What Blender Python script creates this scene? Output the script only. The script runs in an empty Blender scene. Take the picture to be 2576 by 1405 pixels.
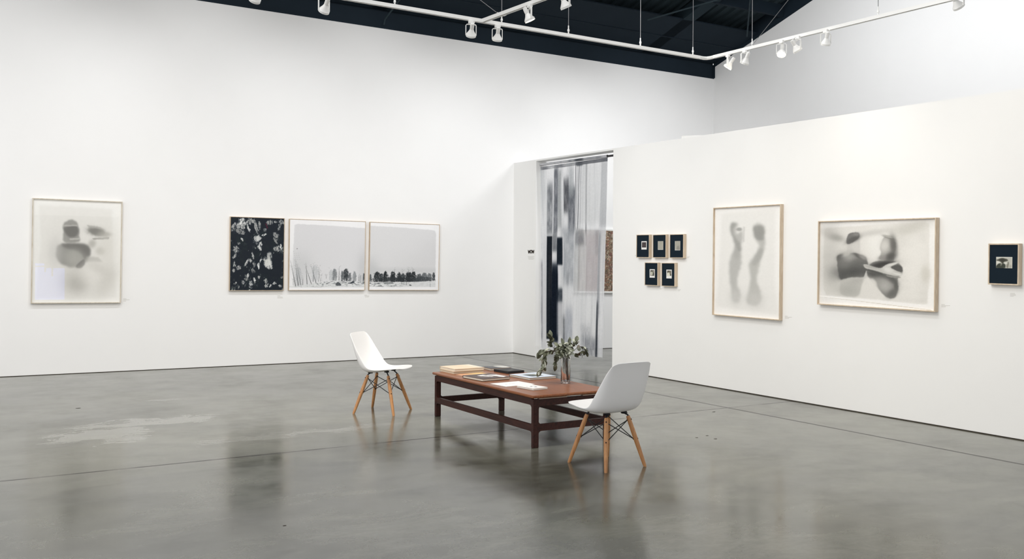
import bpy, bmesh, math, random
import numpy as np
from mathutils import Vector, Matrix
PI = math.pi
scene = bpy.context.scene
COL = scene.collection

# ------------------------------------------------------------------ camera, world, lights, exposure
FOC, CAM_H, HORIZON, ROLL = 2380.0, 1.55, 655.0, 0.006
cam_data = bpy.data.cameras.new('camera')
cam = bpy.data.objects.new('camera', cam_data); COL.objects.link(cam)
cam_data.sensor_width = 36.0
cam_data.lens = 36.0 * FOC / 2576.0
cam_data.shift_y = -(702.5 - HORIZON) / 2576.0
cam_data.clip_end = 200
_c, _s = math.cos(ROLL), math.sin(ROLL)
cam.matrix_world = Matrix(((_c, -_s, 0, 0), (0, 0, -1, 0), (_s, _c, 0, CAM_H), (0, 0, 0, 1)))
scene.camera = cam

vs = scene.view_settings
vs.view_transform = 'Standard'; vs.look = 'None'; vs.gamma = 1.0; vs.use_curve_mapping = False
vs.exposure = -0.17

world = bpy.data.worlds.new('world'); scene.world = world; world.use_nodes = True
bg = world.node_tree.nodes['Background']
bg.inputs[0].default_value = (1.0, 0.99, 0.975, 1); bg.inputs[1].default_value = 1.6

def area_light(name, loc, target, sx, sy, power, color=(1, 1, 1)):
    d = bpy.data.lights.new(name, 'AREA'); d.shape = 'RECTANGLE'; d.size = sx; d.size_y = sy
    d.energy = power; d.color = color
    o = bpy.data.objects.new(name, d); COL.objects.link(o)
    o.location = loc
    z = (Vector(loc) - Vector(target)).normalized()
    x = Vector((0.8775, 0.4795, 0)) if abs(z.dot(Vector((0.8775, 0.4795, 0)))) < 0.9 else Vector((0.506, -0.862, 0))
    if name.endswith('side'): x = Vector((0.506, -0.862, 0))
    x = (x - z * x.dot(z)).normalized(); y = z.cross(x)
    o.matrix_world = Matrix(((x.x, y.x, z.x, loc[0]), (x.y, y.y, z.y, loc[1]), (x.z, y.z, z.z, loc[2]), (0, 0, 0, 1)))
    return o
# unseen area lights added above the view, filling the floor and the gable wall
area_light('fill_area_middle', (-1.5, 6.0, 7.2), (-1.5, 6.0, 0), 14.0, 1.0, 330, (1, .995, .985))
area_light('fill_area_beyond_side', (4.9, 11.3, 6.0), (7.2, 12.4, 2.6), 6.5, 0.6, 112, (.98, .99, 1))
def fill_spot(loc, target, power, cone, color=(1, .99, .97), r=.06):
    """bodiless spot light added to brighten the walls"""
    d = bpy.data.lights.new('fill_spot', 'SPOT'); d.energy = power; d.color = color
    d.spot_size = math.radians(cone); d.spot_blend = 1.0; d.shadow_soft_size = r
    o = bpy.data.objects.new('fill_spot', d); COL.objects.link(o); o.location = loc
    o.rotation_euler = (Vector(target) - Vector(loc)).to_track_quat('-Z', 'Y').to_euler()
# added fill spots: a row washing the back wall, 3.6 m in front of it, and one washing the partition
WA, WD, WB = Vector((.0227, 15.902, 0)), Vector((.8775, .4795, 0)), Vector((.5062, -.8624, 0))
for k_ in range(7):
    s_ = -12.6 + 2.5 * k_
    q_ = WA + WD * s_
    fill_spot(q_ + WB * 3.6 + Vector((0, 0, 6.1)), q_ + Vector((0, 0, 2.45)), 262, 77, (1, 1, 1))
for k_ in range(3):
    q_ = WA + WB * (4.6 + 2.1 * k_)
    fill_spot(q_ - WD * 2.7 - WB * 1.0 + Vector((0, 0, 4.35)), q_ + Vector((0, 0, 1.75)), (135, 92, 60)[k_], 100, (1, .99, .97), .3)
fill_spot((-2.6, 8.8, 4.7), (1.3, 13.7, 1.4), 185, 52, (1, .995, .98), .3)  # loose added spots brightening the doorway side, the next room and the corner
fill_spot((4.3, 12.9, 5.0), (1.2, 15.6, 1.5), 230, 90, (1, 1, 1), .3)
fill_spot((-3.4, 9.2, 5.9), (0.5, 15.2, 1.7), 250, 58, (1, .99, .97), .25)

# ------------------------------------------------------------------ points from the measured photograph
def ray(px, py):
    u, v = px - 1288.0, py - HORIZON
    return Vector(((u * _c + v * _s) / FOC, 1.0, -(-u * _s + v * _c) / FOC))
EYE = Vector((0, 0, CAM_H))
def at_z(px, py, z=0.0):
    d = ray(px, py); return EYE + d * ((z - CAM_H) / d.z)
def at_pl(px, py, p, n):
    d = ray(px, py); return EYE + d * ((Vector(p) - EYE).dot(n) / d.dot(n))
def at_y(px, py, Y): return EYE + ray(px, py) * Y

J = at_z(1290, 887)                       # foot of the corner of back wall and partition
DA = (J - at_z(0, 948)).normalized()      # along the back wall, to the right
DB = (at_z(2576, 1108) - J).normalized()  # along the partition, to the right
NA = Vector((-DA.y, DA.x, 0))             # into the back wall
NB = Vector((-DB.y, DB.x, 0))             # into the partition
UP = Vector((0, 0, 1))

# ------------------------------------------------------------------ materials
def lin(c):
    c = c / 255.0
    return c / 12.92 if c <= 0.04045 else ((c + 0.055) / 1.055) ** 2.4
def srgb(r, g, b): return (lin(r), lin(g), lin(b), 1.0)
MATS = {}
def mat(name, rgb, rough=0.5, spec=0.5, metal=0.0, var=0.06, scale=8.0, stretch=(1, 1, 1), bump=0.0, coat=0.0, emit=None):
    """principled material whose colour wanders a little with noise"""
    if name in MATS: return MATS[name]
    m = bpy.data.materials.new(name); m.use_nodes = True; MATS[name] = m
    nt = m.node_tree; N = nt.nodes; L = nt.links
    p = N['Principled BSDF']
    tc = N.new('ShaderNodeTexCoord'); mp = N.new('ShaderNodeMapping'); mp.inputs['Scale'].default_value = stretch
    nz = N.new('ShaderNodeTexNoise'); nz.inputs['Scale'].default_value = scale; nz.inputs['Detail'].default_value = 5
    L.new(tc.outputs['Object'], mp.inputs[0]); L.new(mp.outputs[0], nz.inputs['Vector'])
    mx = N.new('ShaderNodeMix'); mx.data_type = 'RGBA'
    b = srgb(*rgb)
    mx.inputs[6].default_value = tuple(x * (1 - var) for x in b[:3]) + (1,)
    mx.inputs[7].default_value = tuple(min(1, x * (1 + var)) for x in b[:3]) + (1,)
    L.new(nz.outputs['Fac'], mx.inputs[0]); L.new(mx.outputs[2], p.inputs['Base Color'])
    p.inputs['Roughness'].default_value = rough; p.inputs['Specular IOR Level'].default_value = spec
    p.inputs['Metallic'].default_value = metal; p.inputs['Coat Weight'].default_value = coat
    if bump:
        bp = N.new('ShaderNodeBump'); bp.inputs['Strength'].default_value = bump; bp.inputs['Distance'].default_value = 0.002
        L.new(nz.outputs['Fac'], bp.inputs['Height']); L.new(bp.outputs[0], p.inputs['Normal'])
    if emit:
        p.inputs['Emission Color'].default_value = (emit[0], emit[1], emit[2], 1); p.inputs['Emission Strength'].default_value = emit[3]
    return m

def paint_mat(name, rough=0.6, spec=0.25, alpha=False):
    """pigment read from the surface's own painted colour layer"""
    if name in MATS: return MATS[name]
    m = bpy.data.materials.new(name); m.use_nodes = True; MATS[name] = m
    nt = m.node_tree; N = nt.nodes; L = nt.links; p = N['Principled BSDF']
    a = N.new('ShaderNodeVertexColor'); a.layer_name = 'pigment'
    L.new(a.outputs['Color'], p.inputs['Base Color'])
    p.inputs['Roughness'].default_value = rough; p.inputs['Specular IOR Level'].default_value = spec
    if alpha:
        tr = N.new('ShaderNodeBsdfTranslucent'); L.new(a.outputs['Color'], tr.inputs['Color'])
        mx = N.new('ShaderNodeMixShader'); mx.inputs[0].default_value = 0.36
        L.new(p.outputs[0], mx.inputs[1]); L.new(tr.outputs[0], mx.inputs[2])
        tp = N.new('ShaderNodeBsdfTransparent'); m2 = N.new('ShaderNodeMixShader')
        L.new(a.outputs['Alpha'], m2.inputs[0]); L.new(tp.outputs[0], m2.inputs[1]); L.new(mx.outputs[0], m2.inputs[2])
        L.new(m2.outputs[0], N['Material Output'].inputs['Surface'])
    return m

def wood_mat(name, a, b, rough=0.4, grain=(3, 60, 60), coat=0.0, spec=0.5):
    if name in MATS: return MATS[name]
    m = bpy.data.materials.new(name); m.use_nodes = True; MATS[name] = m
    nt = m.node_tree; N = nt.nodes; L = nt.links; p = N['Principled BSDF']
    tc = N.new('ShaderNodeTexCoord'); mp = N.new('ShaderNodeMapping'); mp.inputs['Scale'].default_value = grain
    nz = N.new('ShaderNodeTexNoise'); nz.inputs['Scale'].default_value = 1.0; nz.inputs['Detail'].default_value = 8; nz.inputs['Distortion'].default_value = 1.2
    cr = N.new('ShaderNodeValToRGB'); cr.color_ramp.elements[0].position = 0.3; cr.color_ramp.elements[1].position = 0.7
    cr.color_ramp.elements[0].color = srgb(*a); cr.color_ramp.elements[1].color = srgb(*b)
    L.new(tc.outputs['Object'], mp.inputs[0]); L.new(mp.outputs[0], nz.inputs['Vector']); L.new(nz.outputs['Fac'], cr.inputs[0])
    L.new(cr.outputs[0], p.inputs['Base Color']); p.inputs['Roughness'].default_value = rough
    p.inputs['Coat Weight'].default_value = coat; p.inputs['Coat Roughness'].default_value = 0.2; p.inputs['Specular IOR Level'].default_value = spec
    return m

M_WALL = mat('white_wall_paint', (247, 247, 247), 0.75, 0.2, var=0.012, scale=3, bump=0.03)
M_WALLB = mat('white_partition_paint', (247, 247, 246), 0.75, 0.2, var=0.012, scale=3, bump=0.03)
M_DARK = mat('dark_roof_paint', (52, 64, 70), 0.8, 0.12, var=0.2, scale=1.5)
M_DARKB = mat('dark_steel_paint', (31, 42, 52), 0.7, 0.15, var=0.2, scale=2)
M_BEAM = mat('dark_purlin_paint', (29, 39, 48), 0.8, 0.1, var=0.15, scale=2)
M_BEAM2 = mat('dark_rafter_paint', (35, 47, 54), 0.8, 0.1, var=0.15, scale=2)
M_GAP = mat('dark_floor_gap', (62, 56, 50), 0.9, 0.1, var=0.3, scale=6)
M_WHITE = mat('white_enamel', (244, 244, 242), 0.35, 0.5, var=0.02, scale=6)
M_WIRE = mat('pale_steel_wire', (150, 150, 152), 0.4, 0.5, metal=0.6, var=0.1)
M_SHELL = mat('white_moulded_plastic', (246, 246, 247), 0.38, 0.45, var=0.01, scale=5)
M_BLACK = mat('black_steel_rod', (20, 21, 26), 0.4, 0.4, var=0.2, scale=9)
M_BOLT = mat('dark_bolt_metal', (48, 36, 32), 0.45, 0.5, metal=0.5, var=0.2)
M_LEGW = wood_mat('golden_maple_wood', (176, 122, 76), (206, 152, 100), 0.45, (40, 40, 5))
M_TEAK = wood_mat('oiled_teak_top', (124, 72, 42), (152, 94, 58), 0.31, (2.5, 40, 40), 0.0, .35)
M_TEAKD = wood_mat('dark_teak_frame', (44, 20, 18), (68, 34, 26), 0.5, (4, 40, 40), 0.0, .3)
M_OAK = wood_mat('pale_oak_frame', (186, 166, 142), (212, 194, 170), 0.55, (30, 30, 6))
M_OAKW = wood_mat('warm_oak_frame', (198, 178, 154), (220, 204, 182), 0.55, (30, 30, 6))
M_MAPLE = wood_mat('white_washed_frame', (196, 186, 170), (222, 214, 200), 0.55, (30, 30, 6))
M_BOARD = mat('black_mount_board', (25, 37, 47), 0.85, 0.1, var=0.08, scale=20)
M_PAGES = mat('book_pages', (232, 224, 208), 0.8, 0.1, var=0.05, scale=3, stretch=(1, 1, 160))
M_PAGESD = mat('book_pages_tan', (208, 194, 172), 0.8, 0.1, var=0.06, scale=3, stretch=(1, 1, 160))
M_TEXT = mat('grey_wall_text', (214, 213, 209), 0.7, 0.1, var=0.05)
M_TEXTD = mat('black_wall_text', (52, 44, 36), 0.6, 0.2, var=0.2, scale=40)
M_STEM = mat('brown_stem', (72, 62, 48), 0.7, 0.2, var=0.2, scale=30)
M_PAINT = paint_mat('pigment_on_paper')
M_COVER = paint_mat('printed_book_cover', 0.5, 0.25)
M_CLOTH = paint_mat('painted_sheer_cloth', 0.9, 0.05, True)

def leaf_mat(name, a, b):
    m = mat(name, a, 0.6, 0.3, var=0.0)
    N = m.node_tree.nodes; L = m.node_tree.links
    mx = [n for n in N if n.type == 'MIX'][0]; mx.inputs[6].default_value = srgb(*a); mx.inputs[7].default_value = srgb(*b)
    nz = [n for n in N if n.type == 'TEX_NOISE'][0]; nz.inputs['Scale'].default_value = 28
    cr = N.new('ShaderNodeMapRange'); cr.inputs[1].default_value = 0.38; cr.inputs[2].default_value = 0.62
    L.new(nz.outputs['Fac'], cr.inputs[0]); L.new(cr.outputs[0], mx.inputs[0])
    return m
M_LEAF = leaf_mat('grey_green_leaf', (96, 101, 84), (138, 143, 124))
M_LEAFD = leaf_mat('dark_olive_leaf', (66, 70, 54), (98, 100, 80))
M_LEAFL = leaf_mat('silver_leaf', (152, 159, 142), (204, 207, 195))

def glass_mat():
    m = bpy.data.materials.new('clear_glass'); m.use_nodes = True
    p = m.node_tree.nodes['Principled BSDF']
    p.inputs['Base Color'].default_value = (1, 1, 1, 1); p.inputs['Roughness'].default_value = 0.0
    p.inputs['Transmission Weight'].default_value = 1.0; p.inputs['IOR'].default_value = 1.45
    return m
M_GLASS = glass_mat()

def pane_mat():
    m = bpy.data.materials.new('picture_glass'); m.use_nodes = True
    nt = m.node_tree; N = nt.nodes; L = nt.links
    N.remove(N['Principled BSDF'])
    t = N.new('ShaderNodeBsdfTransparent'); g = N.new('ShaderNodeBsdfGlossy'); g.inputs['Roughness'].default_value = 0.0
    mx = N.new("ShaderNodeMixShader"); mx.inputs[0].default_value = 0.045
    L.new(t.outputs[0], mx.inputs[1]); L.new(g.outputs[0], mx.inputs[2])
    L.new(mx.outputs[0], N['Material Output'].inputs['Surface'])
    return m
M_PANE = pane_mat()

# ------------------------------------------------------------------ mesh tools
class MB:
    def __init__(s): s.v = []; s.f = []
    def add(s, vs, fs):
        o = len(s.v); s.v += [tuple(v) for v in vs]; s.f += [tuple(i + o for i in f) for f in fs]; return s
    def box(s, x0, x1, y0, y1, z0, z1, m=None):
        vs = [Vector((x, y, z)) for z in (z0, z1) for y in (y0, y1) for x in (x0, x1)]
        if m is not None: vs = [m @ v for v in vs]
        return s.add(vs, [(0, 2, 3, 1), (4, 5, 7, 6), (0, 1, 5, 4), (2, 6, 7, 3), (0, 4, 6, 2), (1, 3, 7, 5)])
    def hexa(s, lo, hi):
        n = len(lo)
        return s.add(list(lo) + list(hi), [tuple(reversed(range(n))), tuple(range(n, 2 * n))] + [(i, (i + 1) % n, n + (i + 1) % n, n + i) for i in range(n)])
    def prism(s, pts, d):
        """polygon pts (Vectors) pushed along vector d"""
        return s.hexa(pts, [p + d for p in pts])
    def tube(s, pts, rad, n=10, cap=True):
        pts = [Vector(p) for p in pts]
        if not isinstance(rad, (list, tuple)): rad = [rad] * len(pts)
        rings = []; prev = None
        for i, p in enumerate(pts):
            t = (pts[min(i + 1, len(pts) - 1)] - pts[max(i - 1, 0)]).normalized()
            a = prev if prev is not None else (Vector((0, 0, 1)) if abs(t.z) < 0.9 else Vector((1, 0, 0)))
            x = (a - t * a.dot(t)).normalized(); y = t.cross(x); prev = x
            rings.append([p + (x * math.cos(2 * PI * k / n) + y * math.sin(2 * PI * k / n)) * rad[i] for k in range(n)])
        vs = [v for r in rings for v in r]; fs = []
        for i in range(len(pts) - 1):
            for k in range(n):
                fs.append((i * n + k, i * n + (k + 1) % n, (i + 1) * n + (k + 1) % n, (i + 1) * n + k))
        if cap: fs.append(tuple(reversed(range(n)))); fs.append(tuple(range((len(pts) - 1) * n, len(pts) * n)))
        return s.add(vs, fs)
    def lathe(s, prof, m=None, n=28, close=False):
        """profile of (r, z) turned about local z"""
        m = m or Matrix.Identity(4); vs = []; fs = []
        for r, z in prof:
            for k in range(n):
                a = 2 * PI * k / n; vs.append(m @ Vector((r * math.cos(a), r * math.sin(a), z)))
        R = len(prof)
        for i in range(R if close else R - 1):
            j = (i + 1) % R
            for k in range(n): fs.append((i * n + k, i * n + (k + 1) % n, j * n + (k + 1) % n, j * n + k))
        if not close:
            if prof[0][0] > 1e-6: fs.append(tuple(reversed(range(n))))
            if prof[-1][0] > 1e-6: fs.append(tuple(range((R - 1) * n, R * n)))
        return s.add(vs, fs)
    def build(s, name, m, parent=None, bevel=0.0, smooth=False, seg=2, origin=None):
        me = bpy.data.meshes.new(name)
        vs = [Vector(v) for v in s.v]
        if origin is not None: vs = [v - Vector(origin) for v in vs]
        me.from_pydata(vs, [], s.f); me.validate()
        bm = bmesh.new(); bm.from_mesh(me)
        bmesh.ops.recalc_face_normals(bm, faces=bm.faces)
        bm.to_mesh(me); bm.free()
        if smooth:
            for p in me.polygons: p.use_smooth = True
        me.materials.append(m)
        o = bpy.data.objects.new(name, me); COL.objects.link(o)
        if parent: o.parent = parent
        if origin is not None: o.location = origin
        if bevel:
            b = o.modifiers.new('soft_edges', 'BEVEL'); b.width = bevel; b.segments = seg; b.limit_method = 'ANGLE'; b.angle_limit = 0.6
        if smooth:
            try: me.set_sharp_from_angle(angle=0.7)
            except Exception: pass
        return o

def thing(name, label, cat, mtx=None, group=None):
    o = bpy.data.objects.new(name, None); COL.objects.link(o); o.empty_display_size = 0.1
    if mtx is not None: o.matrix_world = mtx
    o['label'] = label; o['category'] = cat
    if group: o['group'] = group
    return o
def tag(o, label, cat, group=None):
    o['label'] = label; o['category'] = cat
    if group: o['group'] = group
    return o
def struct(o): o['kind'] = 'structure'; return o
def frame_mtx(loc, x, y, z):
    return Matrix(((x.x, y.x, z.x, loc[0]), (x.y, y.y, z.y, loc[1]), (x.z, y.z, z.z, loc[2]), (0, 0, 0, 1)))
def rotz(loc, a): return Matrix.Translation(Vector(loc)) @ Matrix.Rotation(a, 4, 'Z')

# ------------------------------------------------------------------ painting tools
def vnoise(X, Y, seed=0, octv=4, gain=0.55):
    out = np.zeros_like(X); amp = 1.0; tot = 0.0
    for o in range(octv):
        x = X * 2 ** o + seed * 17.3; y = Y * 2 ** o - seed * 9.1
        xi = np.floor(x).astype(np.int64); yi = np.floor(y).astype(np.int64); fx = x - xi; fy = y - yi
        fx = fx * fx * (3 - 2 * fx); fy = fy * fy * (3 - 2 * fy)
        def h(i, j):
            n = (i * 374761393 + j * 668265263 + (seed + o * 13) * 2147483) & 0x7fffffff
            n = (n ^ (n >> 13)) * 1274126177 & 0x7fffffff
            return ((n ^ (n >> 16)) & 0xffff) / 65535.0
        a = h(xi, yi) * (1 - fx) + h(xi + 1, yi) * fx; b = h(xi, yi + 1) * (1 - fx) + h(xi + 1, yi + 1) * fx
        out += amp * (a * (1 - fy) + b * fy); tot += amp; amp *= gain
    return out / tot
def blur(a, r):
    if r < 0.4: return a
    k = int(max(1, math.ceil(r * 2.5))); w = np.exp(-0.5 * (np.arange(-k, k + 1) / r) ** 2); w /= w.sum()
    p = np.pad(a, ((k, k), (0, 0)), 'edge'); a = sum(w[i] * p[i:i + a.shape[0]] for i in range(2 * k + 1))
    p = np.pad(a, ((0, 0), (k, k)), 'edge'); return sum(w[i] * p[:, i:i + a.shape[1]] for i in range(2 * k + 1))
class Canvas:
    def __init__(s, x0, y0, x1, y1, nx, ny, base):
        s.nx, s.ny = nx, ny; s.sx = nx / (x1 - x0); s.sy = ny / (y1 - y0)
        s.X, s.Y = np.meshgrid(np.linspace(x0, x1, nx), np.linspace(y0, y1, ny))
        s.softk = 1.0; s.a = np.zeros((ny, nx, 4)); s.a[..., :3] = base; s.a[..., 3] = 1.0
    def put(s, m, val):
        m = np.clip(m, 0, 1)[..., None]; s.a[..., :3] = s.a[..., :3] * (1 - m) + np.array(val, float) * m
    def blob(s, cx, cy, rx, ry, val, k=1.0, ang=0.0, hard=1.0, rough=0.0, seed=1):
        c, n = math.cos(ang), math.sin(ang); dx = s.X - cx; dy = s.Y - cy
        d = np.sqrt(((dx * c + dy * n) / rx) ** 2 + ((-dx * n + dy * c) / ry) ** 2)
        if rough: d = d + rough * (vnoise(s.X * s.sx / 9, s.Y * s.sy / 9, seed) - .5)
        s.put(k / (1 + np.exp(np.clip((d - 1) * 6 * hard, -40, 40))), val)
    def polymask(s, pts, soft=3.0, rough=0.0, seed=1):
        X, Y = s.X, s.Y
        if len(pts) > 4 and max(p[0] for p in pts) - min(p[0] for p in pts) < .55 * (s.X[0, -1] - s.X[0, 0]):                       # round the corners off
            for _ in range(2):
                pts = [q for a, b_ in zip(pts, pts[1:] + pts[:1]) for q in ((a[0] * .78 + b_[0] * .22, a[1] * .78 + b_[1] * .22), (a[0] * .22 + b_[0] * .78, a[1] * .22 + b_[1] * .78))]
        if rough:
            X = X + rough * (vnoise(s.X * s.sx / 8, s.Y * s.sy / 8, seed) - .5) * 2; Y = Y + rough * (vnoise(s.X * s.sx / 8, s.Y * s.sy / 8, seed + 5) - .5) * 2
        ins = np.zeros(X.shape, bool); n = len(pts)
        for i in range(n):
            (xa, ya), (xb, yb) = pts[i], pts[(i + 1) % n]
            if ya == yb: continue
            c = ((ya > Y) != (yb > Y)) & (X < (xb - xa) * (Y - ya) / (yb - ya) + xa); ins ^= c
        return blur(ins.astype(float), soft * s.sx * s.softk)
    def poly(s, pts, val, k=1.0, soft=3.0, rough=0.0, seed=1): s.put(k * s.polymask(pts, soft, rough, seed), val)
    def grain(s, amt, seed=3, fx=2.0, fy=2.0):
        s.a[..., :3] += amt * (vnoise(s.X * s.sx / fx, s.Y * s.sy / fy, seed, 3) - .5)[..., None]
    def mesh(s, name, m, parent, x0, x1, z0, z1, y=0.0, horizontal=False, warp=None):
        """grid from (x0, z1) top left to (x1, z0); every vertex carries its pigment"""
        u = np.linspace(0, 1, s.nx); v = np.linspace(0, 1, s.ny); U, V = np.meshgrid(u, v)
        P = np.zeros((s.ny, s.nx, 3)); P[..., 0] = x0 + (x1 - x0) * U
        if horizontal: P[..., 1] = z1 + (z0 - z1) * V; P[..., 2] = y
        else: P[..., 2] = z1 + (z0 - z1) * V; P[..., 1] = y
        if warp: P = warp(U, V, P)
        me = bpy.data.meshes.new(name); n = s.nx * s.ny
        idx = np.arange(n).reshape(s.ny, s.nx)
        F = np.stack([idx[1:, :-1], idx[1:, 1:], idx[:-1, 1:], idx[:-1, :-1]], -1).reshape(-1, 4)
        me.vertices.add(n); me.vertices.foreach_set('co', P.reshape(-1))
        me.loops.add(F.size); me.loops.foreach_set('vertex_index', F.reshape(-1).astype(np.int32))
        me.polygons.add(len(F)); me.polygons.foreach_set('loop_start', np.arange(0, F.size, 4, dtype=np.int32))
        me.polygons.foreach_set('loop_total', np.full(len(F), 4, np.int32)); me.update(calc_edges=True)
        at = me.color_attributes.new('pigment', 'FLOAT_COLOR', 'POINT')
        c = np.clip(s.a, 0, None).copy(); g = np.clip(c[..., :3], 0, 255) / 255
        c[..., :3] = np.where(g <= .04045, g / 12.92, ((g + .055) / 1.055) ** 2.4); c[..., 3] = np.clip(s.a[..., 3], 0, 1)
        at.data.foreach_set('color', c.reshape(-1).astype(np.float32))
        if warp: me.polygons.foreach_set('use_smooth', np.ones(len(F), bool))
        me.materials.append(m)
        o = bpy.data.objects.new(name, me); COL.objects.link(o)
        if parent: o.parent = parent
        return o

# ------------------------------------------------------------------ the room
def wall_pt(s, z, base=J, d=DA): return base + d * s + UP * z
# the back wall: its upper edge from two measured points
_t0 = at_pl(505, 0, J, NA); _t1 = at_pl(1796, 197, J, NA); _t2 = at_pl(1796, 170, J, NA)
sA0, sA1 = (_t0 - J).dot(DA), (_t1 - J).dot(DA)
def zA(s): return _t0.z + (_t1.z - _t0.z) * (s - sA0) / (sA1 - sA0)
LEFT = -14.0
K = wall_pt(sA1, 0)
b = MB(); b.prism([wall_pt(LEFT, 0), wall_pt(sA1 + .15, 0), wall_pt(sA1 + .15, zA(sA1 + .15)), wall_pt(LEFT, zA(LEFT))], NA * 0.18)
struct(b.build('wall_back', M_WALL))
# dark band between the white boarding and the eaves
EAVE = _t2.z - _t1.z
b = MB(); b.prism([wall_pt(LEFT, zA(LEFT)) + NA * .03, wall_pt(sA1, zA(sA1)) + NA * .03, wall_pt(sA1, zA(sA1) + EAVE + .3) + NA * .03, wall_pt(LEFT, zA(LEFT) + EAVE + .3) + NA * .03], NA * 0.15)
struct(b.build('trim_1', M_DARKB))
b = MB(); b.prism([wall_pt(LEFT, zA(LEFT) - .012) - NA * .004, wall_pt(sA1, zA(sA1) - .012) - NA * .004, wall_pt(sA1, zA(sA1) + .012) - NA * .004, wall_pt(LEFT, zA(LEFT) + .012) - NA * .004], NA * 0.03)
struct(b.build('trim_2', M_DARKB))
# partition with the doorway
_b0 = at_pl(1290, 410, J, NB); _b1 = at_pl(2576, 222, J, NB); sB1 = (_b1 - J).dot(DB)
def zB(s): return _b0.z + (_b1.z - _b0.z) * s / sB1
sD0 = (at_pl(1347.5, 640, J, NB) - J).dot(DB); sD1 = (at_pl(1541.5, 640, J, NB) - J).dot(DB)
TH = 0.2
def PB(s, z, n=0.0): return J + DB * s + UP * z + NB * n
END = 11.0
b = MB()
b.prism([PB(-.0, 0), PB(sD0, 0), PB(sD0, zB(sD0)), PB(0, zB(0))], NB * TH)
b.prism([PB(sD1, 0), PB(END, 0), PB(END, zB(END)), PB(sD1, zB(sD1))], NB * TH)
b.prism([PB(sD0, zB(sD0) - .024), PB(sD1, zB(sD1) - .024), PB(sD1, zB(sD1)), PB(sD0, zB(sD0))], NB * TH)
struct(b.build('wall_right', M_WALLB))
# gable wall of the next room, seen above the partition
_r = at_pl(2045, 0, K, NB); RK = (_r - _t2)
rake = Vector((DB.x, DB.y, RK.z / Vector((RK.x, RK.y)).length))    # per metre along DB
b = MB(); b.prism([K, K + DB * 13, K + DB * 13 + UP * (_t2.z + rake.z * 13 + .05), K + UP * (_t2.z + .05)], NB * 0.15)
struct(b.build('wall_side', M_WALL))
b = MB(); b.prism([K + UP * (_t2.z) - NB * .012, K + DB * 13 + UP * (_t2.z + rake.z * 13) - NB * .012, K + DB * 13 + UP * (_t2.z + rake.z * 13 + .4) - NB * .012, K + UP * (_t2.z + .4) - NB * .012], NB * 0.1)
struct(b.build('trim_3', M_DARKB))
b = MB(); b.prism([K - DB * .05 + UP * _t1.z - NB * .012, K + DB * .03 + UP * _t1.z - NB * .012, K + DB * .03 + UP * (_t2.z + .05) - NB * .012, K - DB * .05 + UP * (_t2.z + .05) - NB * .012], NB * .02)
struct(b.build('trim_4', M_DARKB))
# dark strips painted for the shadow gap between walls and slab
b = MB(); b.prism([wall_pt(LEFT, 0), wall_pt(sA1, 0), wall_pt(sA1, .007), wall_pt(LEFT, .007)], NA * -0.004); struct(b.build('shadow_gap_back', M_GAP))
b = MB()
for s0, s1 in ((0, sD0), (sD1, END)): b.prism([PB(s0, 0), PB(s1, 0), PB(s1, .009), PB(s0, .009)], NB * -0.005)
struct(b.build('shadow_gap_right', M_GAP))

# roof: corrugated deck, purlins and rafters
RISE = .27
def RP(s, r, drop=0.0): return wall_pt(s, zA(s) + EAVE + RISE) + DB * r + UP * (rake.z * r - drop)
RUN = 15.0
roof_n = (RP(1, 0) - RP(0, 0)).cross(RP(0, 1) - RP(0, 0)).normalized()
if roof_n.z < 0: roof_n = -roof_n
b = MB(); vs_ = []; s = sA1 + .15; k = 0
while s > LEFT:
    for ds, up in ((0, 0), (.07, 0), (.1, .035), (.17, .035)): vs_.append((s - ds, up))
    s -= .2
va = [RP(s_, -.25) + UP * (u_ + .02) for s_, u_ in vs_]; vb = [RP(s_, RUN) + UP * (u_ + .02) for s_, u_ in vs_]
n = len(va); b.add(va + vb, [(i, i + 1, n + i + 1, n + i) for i in range(n - 1)])
ceiling = struct(b.build('ceiling', M_DARK))
b = MB(); b.prism([RP(LEFT, RUN), RP(sA1, RUN), RP(sA1, RUN) + DB * 12 - UP * 3.4, RP(LEFT, RUN) + DB * 12 - UP * 3.4], UP * .1)
b.build('rear_roof_slope', M_DARK, ceiling)
def roof_r(px, py):
    q = at_pl(px, py, RP(0, 0), roof_n) - J; return (DA.x * q.y - DA.y * q.x) / (DA.x * DB.y - DA.y * DB.x)
r_s = roof_r(1750, 24)
b = MB(); b.prism([RP(LEFT, .02, .21), RP(sA1, .02, .21), RP(sA1, r_s, .21), RP(LEFT, r_s, .21)], UP * .02); b.build('soffit_board', M_BEAM, ceiling)
for r in (0.55, 1.7, 3.3, 5.0, 6.8, 8.6, 10.4, 12.2):
    b = MB(); b.prism([RP(LEFT, r), RP(sA1, r), RP(sA1, r, .2), RP(LEFT, r, .2)], DB * .07); b.build('purlin', M_BEAM, ceiling)
for s in (-12.4, -7.6, -2.55, 2.6):
    b = MB(); b.prism([RP(s, .02, .01), RP(s + .24, .02, .01), RP(s + .24, RUN, .01), RP(s, RUN, .01)], UP * -.2); b.build('rafter', M_BEAM2, ceiling)
# cross bracing rods in the last bay and a conduit
b = MB(); b.tube([RP(4.1, 1.1, .26), RP(1.9, 3.6, .26)], .014, 6); b.build('brace_rod', M_DARK, ceiling)
b = MB(); b.tube([RP(1.9, 1.1, .29), RP(4.1, 3.6, .29)], .014, 6); b.build('brace_rod', M_DARK, ceiling)
p = at_pl(963, 64, J, NA); q = at_pl(966, 50, J, NA); r_ = at_pl(990, 21, J, NA)
b = MB(); b.tube([p - NA * .05, q - NA * .05, r_ - NA * .9 + UP * .25], .013, 8)
b.build('conduit', M_DARK, ceiling)

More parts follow.
